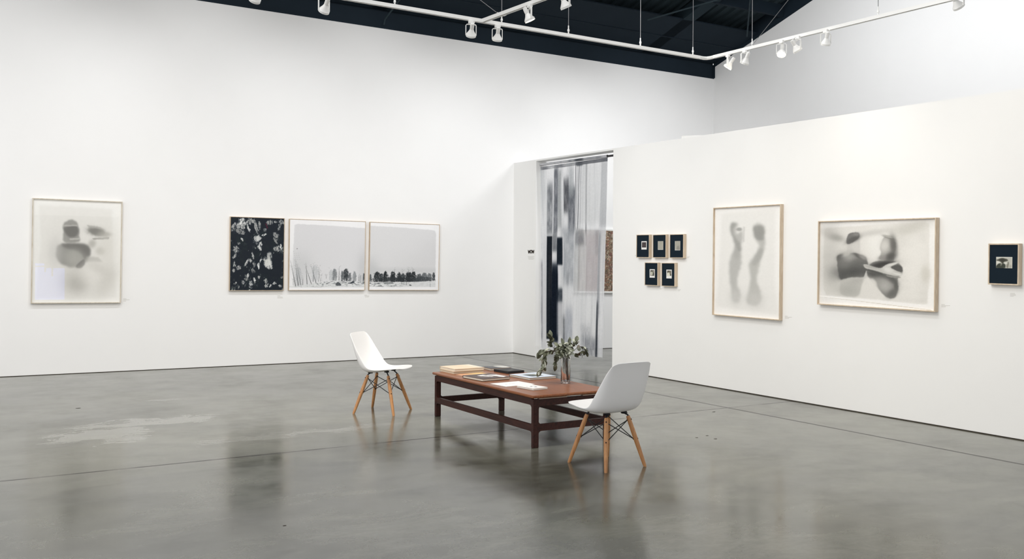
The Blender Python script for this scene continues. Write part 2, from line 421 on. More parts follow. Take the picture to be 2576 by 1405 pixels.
# floor: polished slab, local axes along the saw cuts
X0 = at_z(1831, 1025)
fx = (at_z(1831, 1025) - at_z(0, 1210)).normalized(); fy = Vector((-fx.y, fx.x, 0))
def floor_mat():
    m = bpy.data.materials.new('polished_concrete'); m.use_nodes = True
    nt = m.node_tree; N = nt.nodes; L = nt.links; p = N['Principled BSDF']
    tc = N.new('ShaderNodeTexCoord'); co = tc.outputs['Object']
    def noise(scale, detail, rough=.6, st=(1, 1, 1), dist=0.0):
        mp = N.new('ShaderNodeMapping'); mp.inputs['Scale'].default_value = st; L.new(co, mp.inputs[0])
        z = N.new('ShaderNodeTexNoise'); z.inputs['Scale'].default_value = scale; z.inputs['Detail'].default_value = detail
        z.inputs['Roughness'].default_value = rough; z.inputs['Distortion'].default_value = dist
        L.new(mp.outputs[0], z.inputs['Vector']); return z.outputs['Fac']
    def rng(v, a, b_, c=0.0, d=1.0):
        r = N.new('ShaderNodeMapRange'); r.inputs[1].default_value = a; r.inputs[2].default_value = b_; r.inputs[3].default_value = c; r.inputs[4].default_value = d
        L.new(v, r.inputs[0]); return r.outputs[0]
    def math_(op, a, b_=None):
        n = N.new('ShaderNodeMath'); n.operation = op
        for i, x in enumerate((a, b_)):
            if x is None: continue
            if isinstance(x, (int, float)): n.inputs[i].default_value = x
            else: L.new(x, n.inputs[i])
        return n.outputs[0]
    def mix(f, a, b_):
        x = N.new('ShaderNodeMix'); x.data_type = 'RGBA'
        if isinstance(f, (int, float)): x.inputs[0].default_value = f
        else: L.new(f, x.inputs[0])
        for i, c in ((6, a), (7, b_)):
            if isinstance(c, tuple): x.inputs[i].default_value = c
            else: L.new(c, x.inputs[i])
        return x.outputs[2]
    big = rng(noise(.45, 4, .6, dist=.6), .34, .66); mid = rng(noise(1.7, 6, .65, dist=.5), .3, .7); fine = noise(30, 6, .7)
    c = mix(big, srgb(64, 65, 56), srgb(110, 110, 97))
    c = mix(math_('MULTIPLY', mid, .30), c, srgb(94, 94, 89))
    cl = rng(noise(1.25, 7, .68, (1, 2.2, 1), 1.2), .38, .64); c = mix(math_('MULTIPLY', cl, .55), c, srgb(125, 126, 113))
    dk = rng(noise(.8, 7, .7, (1, 1.8, 1), .8), .50, .66); c = mix(math_('MULTIPLY', dk, .5), c, srgb(60, 61, 53))
    c = mix(rng(noise(1.0, 5, .7, (1, 2.5, 1), 1.0), .52, .80, 0, .45), c, srgb(126, 126, 117))
    c = mix(math_('MULTIPLY', rng(fine, .35, .65), .16), c, srgb(70, 68, 64))
    sep = N.new('ShaderNodeSeparateXYZ'); L.new(co, sep.inputs[0])
    wob = math_('MULTIPLY', math_('SUBTRACT', noise(7, 6), .5), .03)
    # pale repair patches, worn into the slab: ragged boxes in floor coordinates
    def patch(px, py, hx, hy, rag):
        q = at_z(px, py) - X0; a = q.dot(fx); d_ = q.dot(fy)
        n1 = math_('MULTIPLY', math_('SUBTRACT', noise(2.2, 8, .72, (1, 2, 1), 1.5), .5), rag * 3.2)
        dx = math_('SUBTRACT', math_('DIVIDE', math_('ABSOLUTE', math_('ADD', math_('SUBTRACT', sep.outputs[0], a), n1)), hx), 1)
        dy = math_('SUBTRACT', math_('DIVIDE', math_('ABSOLUTE', math_('ADD', math_('SUBTRACT', sep.outputs[1], d_), n1)), hy), 1)
        return rng(math_('MAXIMUM', dx, dy), .05, -.12)
    light = srgb(152, 153, 147)
    for args, k in (((365, 1062, .62, .16, .35), .75), ((240, 1094, .38, .22, .4), .7), ((310, 1105, .18, .1, .25), .6), ((404, 1006, .17, .05, .12), .7), ((700, 1095, .75, .1, .4), .35), ((860, 1078, .5, .07, .3), .35)):
        c = mix(math_('MULTIPLY', patch(*args), k), c, light)
    # saw cut joints along both local axes
    j1 = math_('ABSOLUTE', math_('ADD', sep.outputs[1], math_('MULTIPLY', wob, .35)))
    j2 = math_('ABSOLUTE', math_('ADD', sep.outputs[0], math_('MULTIPLY', wob, .5)))
    l1 = rng(j1, .008, .019, 1, 0); l2 = rng(j2, .012, .025, 1, 0)
    brk = rng(noise(1.3, 3), .36, .5, .25, 1)
    line = math_('MAXIMUM', math_('MULTIPLY', l1, brk), l2)
    c = mix(math_('MULTIPLY', rng(math_('MINIMUM', j1, j2), .0, .09, 1, 0), .22), c, srgb(84, 78, 70))
    c = mix(math_('MULTIPLY', line, .95), c, srgb(30, 27, 24))
    L.new(c, p.inputs['Base Color'])
    L.new(math_('SUBTRACT', .75, math_('MULTIPLY', line, .7)), p.inputs['Specular IOR Level'])
    ro = rng(noise(1.6, 6, .65), .3, .7, .11, .25); L.new(ro, p.inputs['Roughness'])
    p.inputs['Specular IOR Level'].default_value = 0.75
    bp = N.new('ShaderNodeBump'); bp.inputs['Strength'].default_value = .12; bp.inputs['Distance'].default_value = .004
    L.new(math_('SUBTRACT', noise(3.0, 3), math_('MULTIPLY', line, .35)), bp.inputs['Height']); L.new(bp.outputs[0], p.inputs['Normal'])
    return m
b = MB(); b.box(-17, 11, -19, 10.5, -.15, 0)
fl = struct(b.build('floor', floor_mat())); fl.matrix_world = frame_mtx(X0, fx, fy, UP)
# dark chips and scuffs on the slab
b = MB()
for px, py, w in ((1753, 1100, .03), (1779, 1095, .03), (1800, 1103, .035), (197, 1026, .05), (716, 1321, .022), (1796, 1035, .04)):
    q = at_z(px, py, .0006) - X0; a = q.dot(fx); d_ = q.dot(fy)
    b.add([(a + w * .5 * math.cos(t) * (1 + .2 * math.sin(3 * t)), d_ + w * .35 * math.sin(t), .0006) for t in [2 * PI * k / 9 for k in range(9)]], [tuple(range(9))])
o = b.build('floor_scuff', M_GAP, fl)

# ------------------------------------------------------------------ framed works
def mount(name, label, cat, wall, corners, depth, group=None):
    """empty on the wall behind a flat thing whose front corners (TL TR BL BR) were measured"""
    d, nrm = (DA, NA) if wall == 'A' else (DB, NB)
    p0 = J - nrm * depth
    tl, tr, bl, br = [at_pl(x, y, p0, nrm) for x, y in corners]
    ctr = (tl + tr + bl + br) / 4 + nrm * depth
    ex = ((tr - tl) + (br - bl)).normalized(); ez = nrm.cross(ex) * -1
    if ez.z < 0: ez = -ez
    w = ((tr - tl).length + (br - bl).length) / 2; h = ((tl - bl).dot(ez) + (tr - br).dot(ez)) / 2
    o = thing(name, label, cat, frame_mtx(ctr, ex, nrm, ez), group)
    return o, w, h
def moulding(parent, w, h, depth, fw, m):
    b = MB(); x, z = w / 2, h / 2
    outer = [(-x, -z), (x, -z), (x, z), (-x, z)]; inner = [(-x + fw, -z + fw), (x - fw, -z + fw), (x - fw, z - fw), (-x + fw, z - fw)]
    vs = [(a, -depth, c) for a, c in outer] + [(a, -depth, c) for a, c in inner] + [(a, -.001, c) for a, c in outer] + [(a, -.001, c) for a, c in inner]
    fs = []
    for i in range(4):
        j = (i + 1) % 4
        fs += [(i, j, 4 + j, 4 + i), (8 + j, 8 + i, 12 + i, 12 + j), (j, i, 8 + i, 8 + j), (4 + i, 4 + j, 12 + j, 12 + i)]
    b.add(vs, fs); return b.build('frame', m, parent, bevel=.0015)
def flat(name, parent, m, x0, x1, z0, z1, y, t):
    b = MB(); b.box(x0, x1, y, y + t, z0, z1); return b.build(name, m, parent)
def framed(label, wall, corners, depth, fw, m, cv, recess, cat='framed picture', name='framed_picture', group=None, art='print', pane=False):
    o, w, h = mount(name, label, cat, wall, corners, depth, group)
    moulding(o, w, h, depth, fw, m)
    flat('backing_board', o, M_BOARD, -w / 2 + fw, w / 2 - fw, -h / 2 + fw, h / 2 - fw, -.008, .006)
    a = cv.mesh(art, M_PAINT, o, -w / 2 + fw, w / 2 - fw, -h / 2 + fw, h / 2 - fw, -(depth - recess))
    if pane:
        g = MB(); g.add([(-w / 2 + fw, -(depth - .006), -h / 2 + fw), (w / 2 - fw, -(depth - .006), -h / 2 + fw), (w / 2 - fw, -(depth - .006), h / 2 - fw), (-w / 2 + fw, -(depth - .006), h / 2 - fw)], [(0, 1, 2, 3)])
        g.build('glass_pane', M_PANE, o)
    return o, w, h

# -- left: two blurred grey figures
c = Canvas(128, 135, 1090, 1245, 230, 266, (250, 250, 247)); c.softk = .55
c.poly([(185, 195), (985, 215), (1000, 700), (1050, 1200), (165, 1205), (215, 600)], (240, 239, 235), .9, 22, 8)
c.blob(600, 700, 330, 420, (224, 222, 217), .6, 0, .35)
c.poly([(445, 380), (540, 340), (600, 365), (625, 450), (620, 520), (640, 590), (440, 600), (450, 480)], (146, 145, 141), .85, 14, 12)
c.poly([(455, 420), (600, 400), (620, 470), (590, 530), (520, 545), (450, 470)], (108, 107, 104), .8, 16, 8)
c.poly([(440, 405), (600, 395), (605, 412), (445, 420)], (196, 195, 190), .7, 6)
c.poly([(520, 548), (625, 540), (640, 556), (525, 566)], (205, 204, 199), .7, 6)
c.poly([(370, 610), (640, 595), (740, 620), (755, 720), (690, 840), (640, 870), (480, 860), (380, 780)], (140, 139, 135), .9, 20, 14)
c.poly([(430, 600), (740, 612), (752, 730), (690, 790), (650, 700), (430, 640)], (108, 107, 104), .75, 18, 8)
c.blob(570, 750, 95, 85, (180, 180, 174), .8, 0, .7)
c.poly([(600, 830), (690, 760), (700, 820), (660, 868), (590, 868)], (104, 103, 100), .8, 10, 8)
c.blob(370, 700, 70, 130, (206, 205, 202), .6, 0, .5)
c.blob(810, 462, 95, 46, (118, 117, 112), .9, .12, 1, .4)
c.poly([(700, 395), (860, 415), (880, 440), (720, 415)], (176, 175, 170), .7, 8)
c.poly([(770, 540), (960, 520), (960, 545), (780, 556)], (150, 148, 143), .8, 7, 4)
c.blob(900, 495, 70, 28, (150, 148, 142), .7, 0, .8)
c.blob(770, 600, 38, 44, (172, 170, 164), .7, .5, .7)
c.blob(862, 680, 46, 40, (196, 194, 187), .8, 0, .7)
c.poly([(700, 740), (840, 750), (890, 800), (700, 800)], (170, 169, 163), .6, 16)
c.blob(930, 640, 90, 190, (222, 220, 213), .6, 0, .4)
c.blob(590, 1010, 150, 150, (196, 194, 188), .7, .4, .6, .2)
c.blob(620, 1040, 90, 70, (178, 177, 171), .6, 0, .6)
c.blob(930, 1010, 90, 160, (206, 204, 197), .6, .5, .5)
c.blob(760, 930, 110, 130, (238, 236, 231), .6, .6, .6)
c.blob(840, 870, 120, 50, (210, 208, 202), .6, .5, .5)
c.grain(4, 3, 5, 5)
PORTRAIT = framed('large print of two blurred grey figures, at the left end of the back wall', 'A', ((79.1, 497), (306.5, 507), (80, 763.5), (306.5, 761.5)), .05, .013, M_MAPLE, c, .022, pane=True)[0]

# -- triptych, first: near-black canvas with white smears
c = Canvas(50, 95, 930, 1285, 270, 370, (19, 28, 39))
n1 = vnoise(c.X / 46, c.Y / 78, 4, 5, .62); n2 = vnoise(c.X / 20 + c.Y / 90, c.Y / 40, 9, 4, .6)
zone = vnoise(c.X / 170, c.Y / 230, 14, 3)
c.put(np.clip((n1 * .55 + n2 * .25 + zone * .42 - .70) * 9, 0, .75), (74, 80, 80))
c.put(np.clip((n1 * .6 + n2 * .5 + zone * .3 - .90) * 12, 0, .95), (205, 207, 205))
c.put(np.clip((vnoise(c.X / 60, c.Y / 60, 31, 4) - .6) * 4, 0, .4), (30, 46, 44))
rng = random.Random(5)
SM = [(210, 230, 75, 40), (240, 170, 45, 45), (190, 320, 80, 40), (355, 150, 36, 50), (410, 160, 32, 26), (340, 270, 14, 60), (490, 440, 42, 60), (540, 560, 20, 60), (465, 250, 22, 90), (520, 220, 18, 60), (610, 295, 22, 22), (680, 165, 42, 30), (610, 370, 40, 14), (800, 380, 34, 50), (790, 470, 14, 60), (800, 600, 40, 36), (860, 230, 14, 60), (880, 150, 40, 26), (780, 150, 26, 16), (880, 550, 12, 30), (140, 620, 44, 40), (120, 730, 18, 44), (310, 840, 16, 70), (420, 730, 14, 50), (440, 860, 18, 26), (380, 800, 22, 24), (520, 880, 26, 40), (550, 790, 16, 40), (690, 720, 34, 60), (660, 820, 64, 60), (700, 890, 40, 44), (190, 920, 34, 30), (105, 970, 20, 24), (420, 960, 26, 34), (340, 1045, 18, 26), (320, 1100, 30, 20), (265, 1150, 20, 26), (395, 1180, 34, 34), (390, 1240, 22, 14), (525, 1070, 18, 22), (640, 1140, 24, 30), (650, 1210, 30, 26), (715, 1210, 16, 20), (775, 1170, 24, 20), (880, 1215, 24, 16), (905, 1070, 16, 20), (150, 1160, 10, 10), (130, 1185, 16, 14), (190, 1230, 12, 18), (450, 1110, 16, 26), (90, 240, 18, 24), (75, 310, 14, 24), (235, 450, 12, 24), (190, 520, 18, 18), (110, 860, 12, 40)]
for i, (x, y, rx, ry) in enumerate(SM):
    an = rng.uniform(-.5, .5); g_ = rng.randint(150, 236)
    ca, sa = math.cos(an), math.sin(an); du = ((c.X - x) * ca + (c.Y - y) * sa) / (rx * 1.35); dv = (-(c.X - x) * sa + (c.Y - y) * ca) / (ry * 1.35)
    wv = vnoise(c.X / 30, c.Y / 30, i, 4, .65) - .5; wu = vnoise(c.X / 30, c.Y / 30, i + 90, 4, .65) - .5
    d = np.sqrt((du + wu * 1.6) ** 2 + (dv + wv * 1.6) ** 2)
    stk = vnoise(((c.X - x) * ca + (c.Y - y) * sa) / 8, (-(c.X - x) * sa + (c.Y - y) * ca) / 55, i + 40, 4, .6)
    k_ = np.clip((1.05 - d) * 3.2, 0, 1)
    c.put(k_ * np.clip((stk - .24) * 5, 0, .97), (g_, g_ + 1, g_))
    c.put(k_ * np.clip((.40 - stk) * 5, 0, .6), (96, 100, 102))
m = np.clip((vnoise(c.X / 16, c.Y / 34, 51, 4) - .53) * 8, 0, 1); c.put(m * .6, (24, 32, 40))
c.blob(665, 830, 52, 60, (222, 223, 220), .9, .2, 2, .5); c.blob(490, 440, 30, 46, (216, 218, 216), .8, -.3, 2, .8)
c.poly([(600, 870), (650, 930), (740, 950), (735, 1000), (900, 1010), (900, 1060), (700, 1050), (520, 980), (540, 800), (590, 770)], (18, 27, 38), .95, 5, 6)
c.poly([(740, 700), (760, 670), (900, 690), (905, 960), (740, 950)], (18, 27, 38), .92, 5, 8)
c.poly([(612, 180), (630, 180), (665, 260), (645, 265)], (86, 20, 44), .8, 3)
BLACKP = framed('near-black framed painting with white smears, first panel of the row of three', 'A', ((577.2, 543.8), (714.8, 548.5), (579.1, 731.2), (715.6, 730.7)), .045, .008, M_OAK, c, .006, art='painting', group='row of three on the back wall')[0]

# -- the two winter landscapes, continuous; painted in the px frame of their crops
def trees(c, seed, trunks, masses, gy, x_fade):
    rg = random.Random(seed)
    for (x, y0, y1, wd, dk, lean) in trunks:
        lx = lambda yy: x - lean * (yy - y1) / 300. * -1
        t = np.clip((c.Y - y0) / (y1 - y0), 0, 1); ctr = x + lean * (y1 - c.Y) / 300. + 5 * (vnoise(c.Y / 40, c.Y * 0, int(x)) - .5)
        m = np.clip(1.6 - np.abs(c.X - ctr) / (wd * (.3 + .7 * t) * .62), 0, 1) * np.clip((c.Y - y0) / 40, 0, 1) * np.clip((y1 - c.Y) / 5, 0, 1)
        c.put(m * np.clip(.25 + 1.1 * t, 0, .95) * (.7 + .5 * vnoise(c.X / 8, c.Y / 12, 3)), (dk, dk + 3, dk + 4))
        for k in range(7):
            yy = rg.uniform(y0 - 10, y0 + (y1 - y0) * .55); l = rg.uniform(10, 34) * rg.choice((-1, 1)); xx = x + lean * (y1 - yy) / 300.
            c.poly([(xx, yy), (xx + l, yy - abs(l) * .6), (xx + l, yy - abs(l) * .6 + 4), (xx, yy + 5)], (128, 130, 132), .45, 2.0, 4, k)
    for (x, y0, y1, rx, dk, a) in masses:
        n = vnoise(c.X / 13, c.Y / 16, int(x), 5, .75); n2 = vnoise(c.X / 7, c.Y / 60, int(x) + 7, 3)
        hgt = (y1 - y0); w_ = np.clip((c.Y - y0) / hgt, 0, 1)
        rr = rx * (.35 + .65 * np.clip(w_ * 2.4, 0, 1)) * (1 - .18 * np.clip(w_ - .6, 0, 1))
        shape = np.clip(1.45 - np.abs(c.X - x) / rr, 0, 1) * np.clip((c.Y - y0 + 10) / (hgt * .22), 0, 1) * np.clip((y1 + 4 - c.Y) / 14, 0, 1)
        thin = np.clip((w_ - .62) / .3, 0, 1) * .55 * (n2 < .5)
        c.put(a * np.clip((shape * 1.25 + (n - .5) * 2.1 - .62) * 2.2, 0, 1) * (shape > .02) * (1 - thin) * (.75 + .5 * n2), (dk, dk + 5, dk + 9))
    g = np.clip((c.Y - gy(c.X)) / 10, 0, 1)
    c.put(g * .8, (226, 228, 229))
    d = vnoise(c.X / 34, c.Y / 9, seed + 3, 5, .65); zone = np.clip(1.3 - np.abs(c.Y - gy(c.X) - 32) / 60, 0, 1)
    c.put(np.clip((d - .52) * 9, 0, .85) * zone * g * x_fade(c.X), (70, 76, 80))
c = Canvas(50, 70, 1400, 1335, 330, 310, (246, 246, 248))
c.poly([(130, 175), (175, 150), (700, 160), (1420, 190), (1420, 1285), (900, 1290), (560, 1300), (120, 1280), (112, 700)], (222, 222, 225), 1, 5, 6)
c.put(np.clip((c.Y - 500) / 700, 0, 1) * .25, (232, 233, 235))
c.blob(1390, 930, 110, 260, (186, 188, 190), .5, 0, .5)
c.blob(250, 900, 170, 200, (196, 198, 200), .5, 0, .5)
T = [(165, 800, 1285, 9, 66, -60), (212, 790, 1285, 9, 62, -40), (262, 770, 1290, 8, 80, -60), (366, 820, 1290, 9, 74, -20), (445, 870, 1250, 8, 70, -100), (468, 850, 1190, 7, 84, 10), (522, 870, 1215, 8, 68, -90), (560, 900, 1190, 5, 120, 20), (598, 890, 1185, 5, 110, -50), (120, 1120, 1250, 4, 60, 0), (285, 1080, 1260, 10, 120, 0), (620, 980, 1180, 3, 150, -20), (760, 950, 1160, 4, 170, 10), (930, 905, 1165, 8, 66, 5), (1222, 1000, 1180, 8, 90, 5), (1296, 1040, 1180, 7, 66, 0), (700, 1050, 1130, 8, 150, 0)]
Ms = [(850, 930, 1170, 55, 100, .75), (985, 960, 1185, 26, 84, .85), (1055, 925, 1180, 64, 50, .95), (1130, 1000, 1190, 32, 92, .8), (1215, 980, 1185, 40, 128, .7), (1388, 1010, 1185, 26, 70, .85), (210, 880, 1285, 70, 150, .35), (500, 850, 1180, 70, 168, .4), (1330, 1050, 1180, 20, 150, .6), (790, 950, 1170, 40, 180, .5)]
trees(c, 11, T, Ms, lambda x: 1262 - np.clip((x - 150) / 600, 0, 1) * 90, lambda x: np.clip((x - 380) / 300, .12, 1))
c.poly([(860, 1235), (910, 1185), (960, 1225), (985, 1255), (900, 1262)], (70, 74, 80), .85, 3, 8)
c.poly([(1115, 1215), (1195, 1165), (1218, 1205), (1150, 1225)], (50, 56, 64), .9, 3, 8)
c.blob(180, 595, 7, 9, (80, 80, 82), .9, 0, 3)
for i in range(14): c.blob(120 + 9 * i, 640 + (i * 37) % 150, 6, 3, (150, 152, 154), .7, .5, 2)
c.put(np.clip((c.Y - 1284 - 10 * vnoise(c.X / 60, c.Y * 0, 7)) / 5, 0, 1), (246, 246, 248))
c.grain(3, 3, 4, 4)
framed('misty winter landscape with bare trees at left, middle panel of the row of three', 'A', ((726.8, 549.3), (919.3, 556.4), (727.8, 730.4), (919.3, 729.4)), .045, .008, M_OAK, c, .006, group='row of three on the back wall')
c = Canvas(65, 115, 1180, 1210, 300, 300, (246, 246, 248))
c.poly([(40, 170), (500, 180), (1060, 205), (1105, 215), (1128, 260), (1130, 1160), (40, 1160)], (222, 222, 224), 1, 5, 6)
c.blob(80, 900, 110, 160, (184, 187, 189), .55, 0, .5)
c.put(np.clip(1.2 - np.abs(c.Y - 890) / 60, 0, 1) * .3 * np.clip((c.X - 80) / 100, 0, 1), (188, 190, 192))
Ms = [(80, 950, 1085, 22, 74, .9), (180, 900, 1085, 62, 38, 1), (315, 890, 1085, 50, 34, 1), (250, 930, 1085, 40, 56, 1), (435, 890, 1085, 52, 32, 1), (535, 910, 1085, 48, 44, 1), (600, 930, 1085, 44, 60, .95), (690, 895, 1085, 62, 36, 1), (770, 890, 1085, 56, 36, 1), (860, 930, 1080, 56, 70, .9), (950, 910, 1075, 62, 84, .85), (1030, 920, 1065, 50, 92, .8), (1100, 905, 1055, 30, 64, .95), (500, 1000, 1085, 460, 44, .9), (930, 990, 1070, 200, 66, .85)]
T = [(460, 860, 1000, 4, 90, 0), (572, 900, 1122, 5, 70, 0), (655, 960, 1135, 3, 60, 0), (590, 880, 1000, 5, 110, 0), (755, 850, 950, 7, 110, 0), (1046, 960, 1165, 5, 54, -10), (685, 850, 940, 6, 130, 0)]
trees(c, 23, T, Ms, lambda x: 1088 - np.clip((x - 400) / 600, 0, 1) * 28, lambda x: np.clip(1.25 - (x - 60) / 600, .12, 1))
for (x, y0, y1, wd, dk, lean) in T: c.poly([(x - wd * .6, y1 - 60), (x + wd * .6, y1 - 60), (x + wd * .6, y1), (x - wd * .6, y1)], (60, 64, 68), .85 if y1 > 1100 else 0, 1)
c.poly([(280, 1085), (430, 1085), (450, 1110), (300, 1112)], (104, 110, 112), .7, 4, 6)
c.blob(715, 1132, 22, 9, (70, 76, 80), .9, .2, 2, .6)
c.put(np.clip((c.Y - 1157 - 8 * vnoise(c.X / 60, c.Y * 0, 7)) / 5, 0, 1), (246, 246, 248)); c.put(np.clip((c.X - 1131) / 5, 0, 1), (246, 246, 248))
c.grain(3, 3, 4, 4)
framed('snowy landscape with a dark line of trees, last of the row of three', 'A', ((929.7, 557.2), (1105.6, 564.3), (929.4, 729.8), (1104.8, 729.8)), .045, .008, M_OAK, c, .006, group='row of three on the back wall')

# -- partition: two standing figures in grey wash
c = Canvas(108, 140, 795, 1290, 190, 318, (249, 248, 246)); c.softk = .75
c.poly([(180, 195), (740, 170), (735, 900), (775, 1250), (130, 1205), (165, 600)], (239, 238, 235), .9, 20, 6)
F1 = [(272, 300), (350, 292), (360, 330), (330, 360), (345, 440), (400, 380), (415, 430), (400, 540), (395, 640), (400, 720), (370, 850), (350, 960), (395, 1040), (380, 1150), (300, 1150), (295, 1000), (270, 880), (270, 700), (320, 590), (325, 520), (290, 430)]
c.poly(F1, (184, 184, 181), .85, 17, 12)
c.poly([(275, 305), (345, 300), (320, 350), (300, 400), (335, 470), (390, 520), (390, 620), (345, 580), (325, 500), (290, 420)], (152, 152, 149), .6, 13, 8)
c.blob(372, 372, 30, 18, (140, 140, 138), .7, 0, .9); c.blob(350, 620, 30, 60, (168, 168, 165), .5, 0, .6)
c.poly([(415, 340), (432, 350), (430, 510), (412, 510)], (205, 204, 201), .6, 7)
F2 = [(515, 335), (560, 310), (625, 330), (640, 420), (636, 580), (600, 700), (575, 800), (555, 900), (600, 1000), (610, 1100), (560, 1180), (450, 1150), (470, 1060), (500, 900), (485, 800), (470, 745), (540, 640), (590, 560), (540, 480), (515, 420)]
c.poly(F2, (186, 186, 182), .85, 17, 12)
c.poly([(520, 340), (625, 340), (632, 470), (600, 500), (545, 480), (520, 400)], (150, 150, 147), .75, 13, 8)
c.poly([(590, 560), (630, 590), (590, 700), (540, 760), (500, 740)], (166, 166, 163), .5, 13)
c.blob(540, 1110, 80, 80, (212, 211, 208), .7, 0, .5); c.blob(340, 1100, 60, 80, (214, 213, 210), .7, 0, .5)
c.grain(5, 3, 4, 4)
framed('tall oak framed print of two pale standing figures in grey wash, on the partition', 'B', ((1792.5, 522.2), (1961.9, 513), (1792.5, 791.7), (1962.4, 805.8)), .05, .011, M_OAKW, c, .024)

# -- partition: two people holding each other, grey wash
c = Canvas(100, 130, 1570, 1240, 330, 250, (248, 247, 245))
c.poly([(160, 230), (190, 210), (700, 190), (1440, 165), (1490, 190), (1495, 900), (1480, 1160), (1440, 1175), (900, 1145), (200, 1120), (160, 1040), (150, 600)], (230, 228, 223), 1, 7, 6)
field = c.polymask([(175, 225), (700, 200), (1430, 180), (1480, 600), (1470, 1150), (900, 1135), (200, 1110), (160, 600)], 9)
c.put(field * np.clip((vnoise(c.X / 260, c.Y / 200, 77, 3) - .42) * 1.6, 0, .4), (206, 204, 199))
c.blob(900, 400, 150, 200, (244, 243, 239), .9, 0, .6); c.blob(1340, 600, 140, 400, (240, 238, 233), .7, 0, .5)
c.blob(230, 640, 130, 420, (190, 189, 185), .7, .1, .45); c.blob(320, 340, 100, 40, (146, 145, 140), .75, .25, .5)
c.blob(215, 270, 110, 60, (184, 182, 178), .6, .3, .5); c.blob(820, 285, 210, 34, (204, 202, 197), .75, -.15, .5)
c.blob(1270, 240, 200, 60, (198, 196, 188), .65, -.3, .45); c.blob(310, 850, 80, 120, (164, 163, 159), .65, .2, .5); c.blob(1455, 800, 50, 90, (210, 207, 198), .8, 0, .6); c.blob(340, 1000, 100, 100, (206, 205, 200), .6, 0, .5)
# left head and neck
c.poly([(480, 400), (645, 330), (648, 560), (470, 580)], (204, 202, 198), .85, 9, 6)
c.blob(600, 480, 50, 70, (218, 216, 212), .6, 0, .7)
c.poly([(490, 292), (560, 276), (636, 278), (650, 340), (560, 408), (478, 440), (462, 385)], (116, 115, 113), .95, 5, 5)
c.blob(560, 370, 95, 34, (88, 87, 86), .75, -.4, .8); c.blob(600, 300, 44, 24, (150, 149, 146), .6, 0, .7)
# right head
c.poly([(945, 342), (1000, 324), (1060, 340), (1098, 410), (1102, 500), (1080, 560), (1085, 640), (1040, 650), (880, 630), (925, 550), (900, 470)], (170, 168, 164), .95, 6, 4)
c.blob(1070, 440, 44, 110, (96, 95, 92), .85, -.15, .7); c.blob(1010, 350, 70, 16, (120, 119, 114), .8, .35, .8); c.blob(1000, 335, 56, 14, (186, 184, 178), .8, .3, .9)
c.blob(1040, 590, 70, 50, (78, 77, 75), .85, -.5, .7); c.blob(930, 610, 50, 34, (140, 138, 135), .7, -.4, .7); c.blob(960, 450, 56, 74, (220, 218, 213), .9, .1, .6)
# left body
c.poly([(335, 592), (380, 572), (450, 570), (520, 540), (640, 560), (730, 600), (758, 690), (742, 865), (560, 868), (440, 890), (388, 912), (350, 740)], (112, 112, 109), .97, 6, 8)
c.blob(400, 600, 60, 40, (92, 92, 90), .8, -.3, .7); c.blob(510, 610, 90, 70, (174, 173, 169), .95, .3, .55); c.blob(480, 560, 60, 24, (196, 195, 190), .8, -.5, .7)
c.blob(640, 590, 70, 22, (92, 91, 89), .85, .45, .8); c.blob(690, 600, 60, 26, (170, 168, 164), .8, .5, .7); c.blob(610, 655, 60, 34, (120, 119, 116), .6, .2, .6)
c.blob(540, 790, 190, 80, (78, 78, 77), .9, -.1, .5); c.blob(420, 860, 50, 40, (84, 84, 83), .8, -.3, .7); c.blob(600, 700, 140, 40, (104, 104, 102), .6, .1, .5); c.blob(450, 700, 70, 60, (132, 131, 128), .5, .4, .5)
# right body
c.poly([(768, 692), (870, 650), (1000, 640), (1100, 650), (1185, 712), (1192, 790), (1130, 850), (1122, 920), (1145, 970), (1108, 1115), (1010, 1125), (890, 1010), (760, 868), (745, 780)], (128, 127, 124), .97, 6, 7)
c.blob(930, 700, 150, 40, (58, 57, 56), .95, -.22, .7); c.blob(880, 830, 140, 34, (74, 74, 72), .9, .18, .6); c.blob(1060, 890, 80, 34, (82, 82, 80), .85, .55, .7)
c.blob(970, 960, 90, 74, (184, 183, 179), .95, .5, .55); c.blob(1070, 1050, 70, 40, (104, 104, 101), .85, -.7, .6); c.blob(1110, 960, 24, 50, (96, 96, 93), .8, 0, .7); c.blob(900, 900, 60, 50, (160, 159, 155), .6, .3, .5)
# arm and hand across the back
c.poly([(690, 688), (760, 702), (860, 738), (930, 742), (985, 690), (1060, 668), (1125, 650), (1134, 672), (1060, 706), (1030, 728), (1100, 764), (1186, 796), (1182, 832), (1090, 836), (1010, 818), (940, 800), (820, 770), (720, 748)], (198, 197, 192), .97, 4, 4)
c.blob(1010, 760, 60, 34, (224, 223, 219), .9, .3, .7); c.blob(800, 730, 90, 16, (172, 171, 167), .7, .22, .7); c.blob(1130, 810, 60, 12, (226, 225, 221), .8, .2, .8); c.blob(1060, 690, 70, 12, (224, 223, 219), .8, -.3, .8)
c.poly([(740, 748), (860, 778), (945, 804), (950, 828), (860, 806), (745, 776)], (84, 84, 82), .8, 5, 3)
c.poly([(1034, 728), (1110, 694), (1172, 704), (1190, 760), (1176, 788), (1104, 762)], (92, 91, 89), .95, 4, 4)
c.poly([(965, 822), (1060, 838), (1168, 840), (1160, 862), (1020, 852)], (156, 155, 150), .85, 4)
c.poly([(737, 765), (750, 860), (730, 902), (704, 862)], (206, 205, 201), .9, 4)
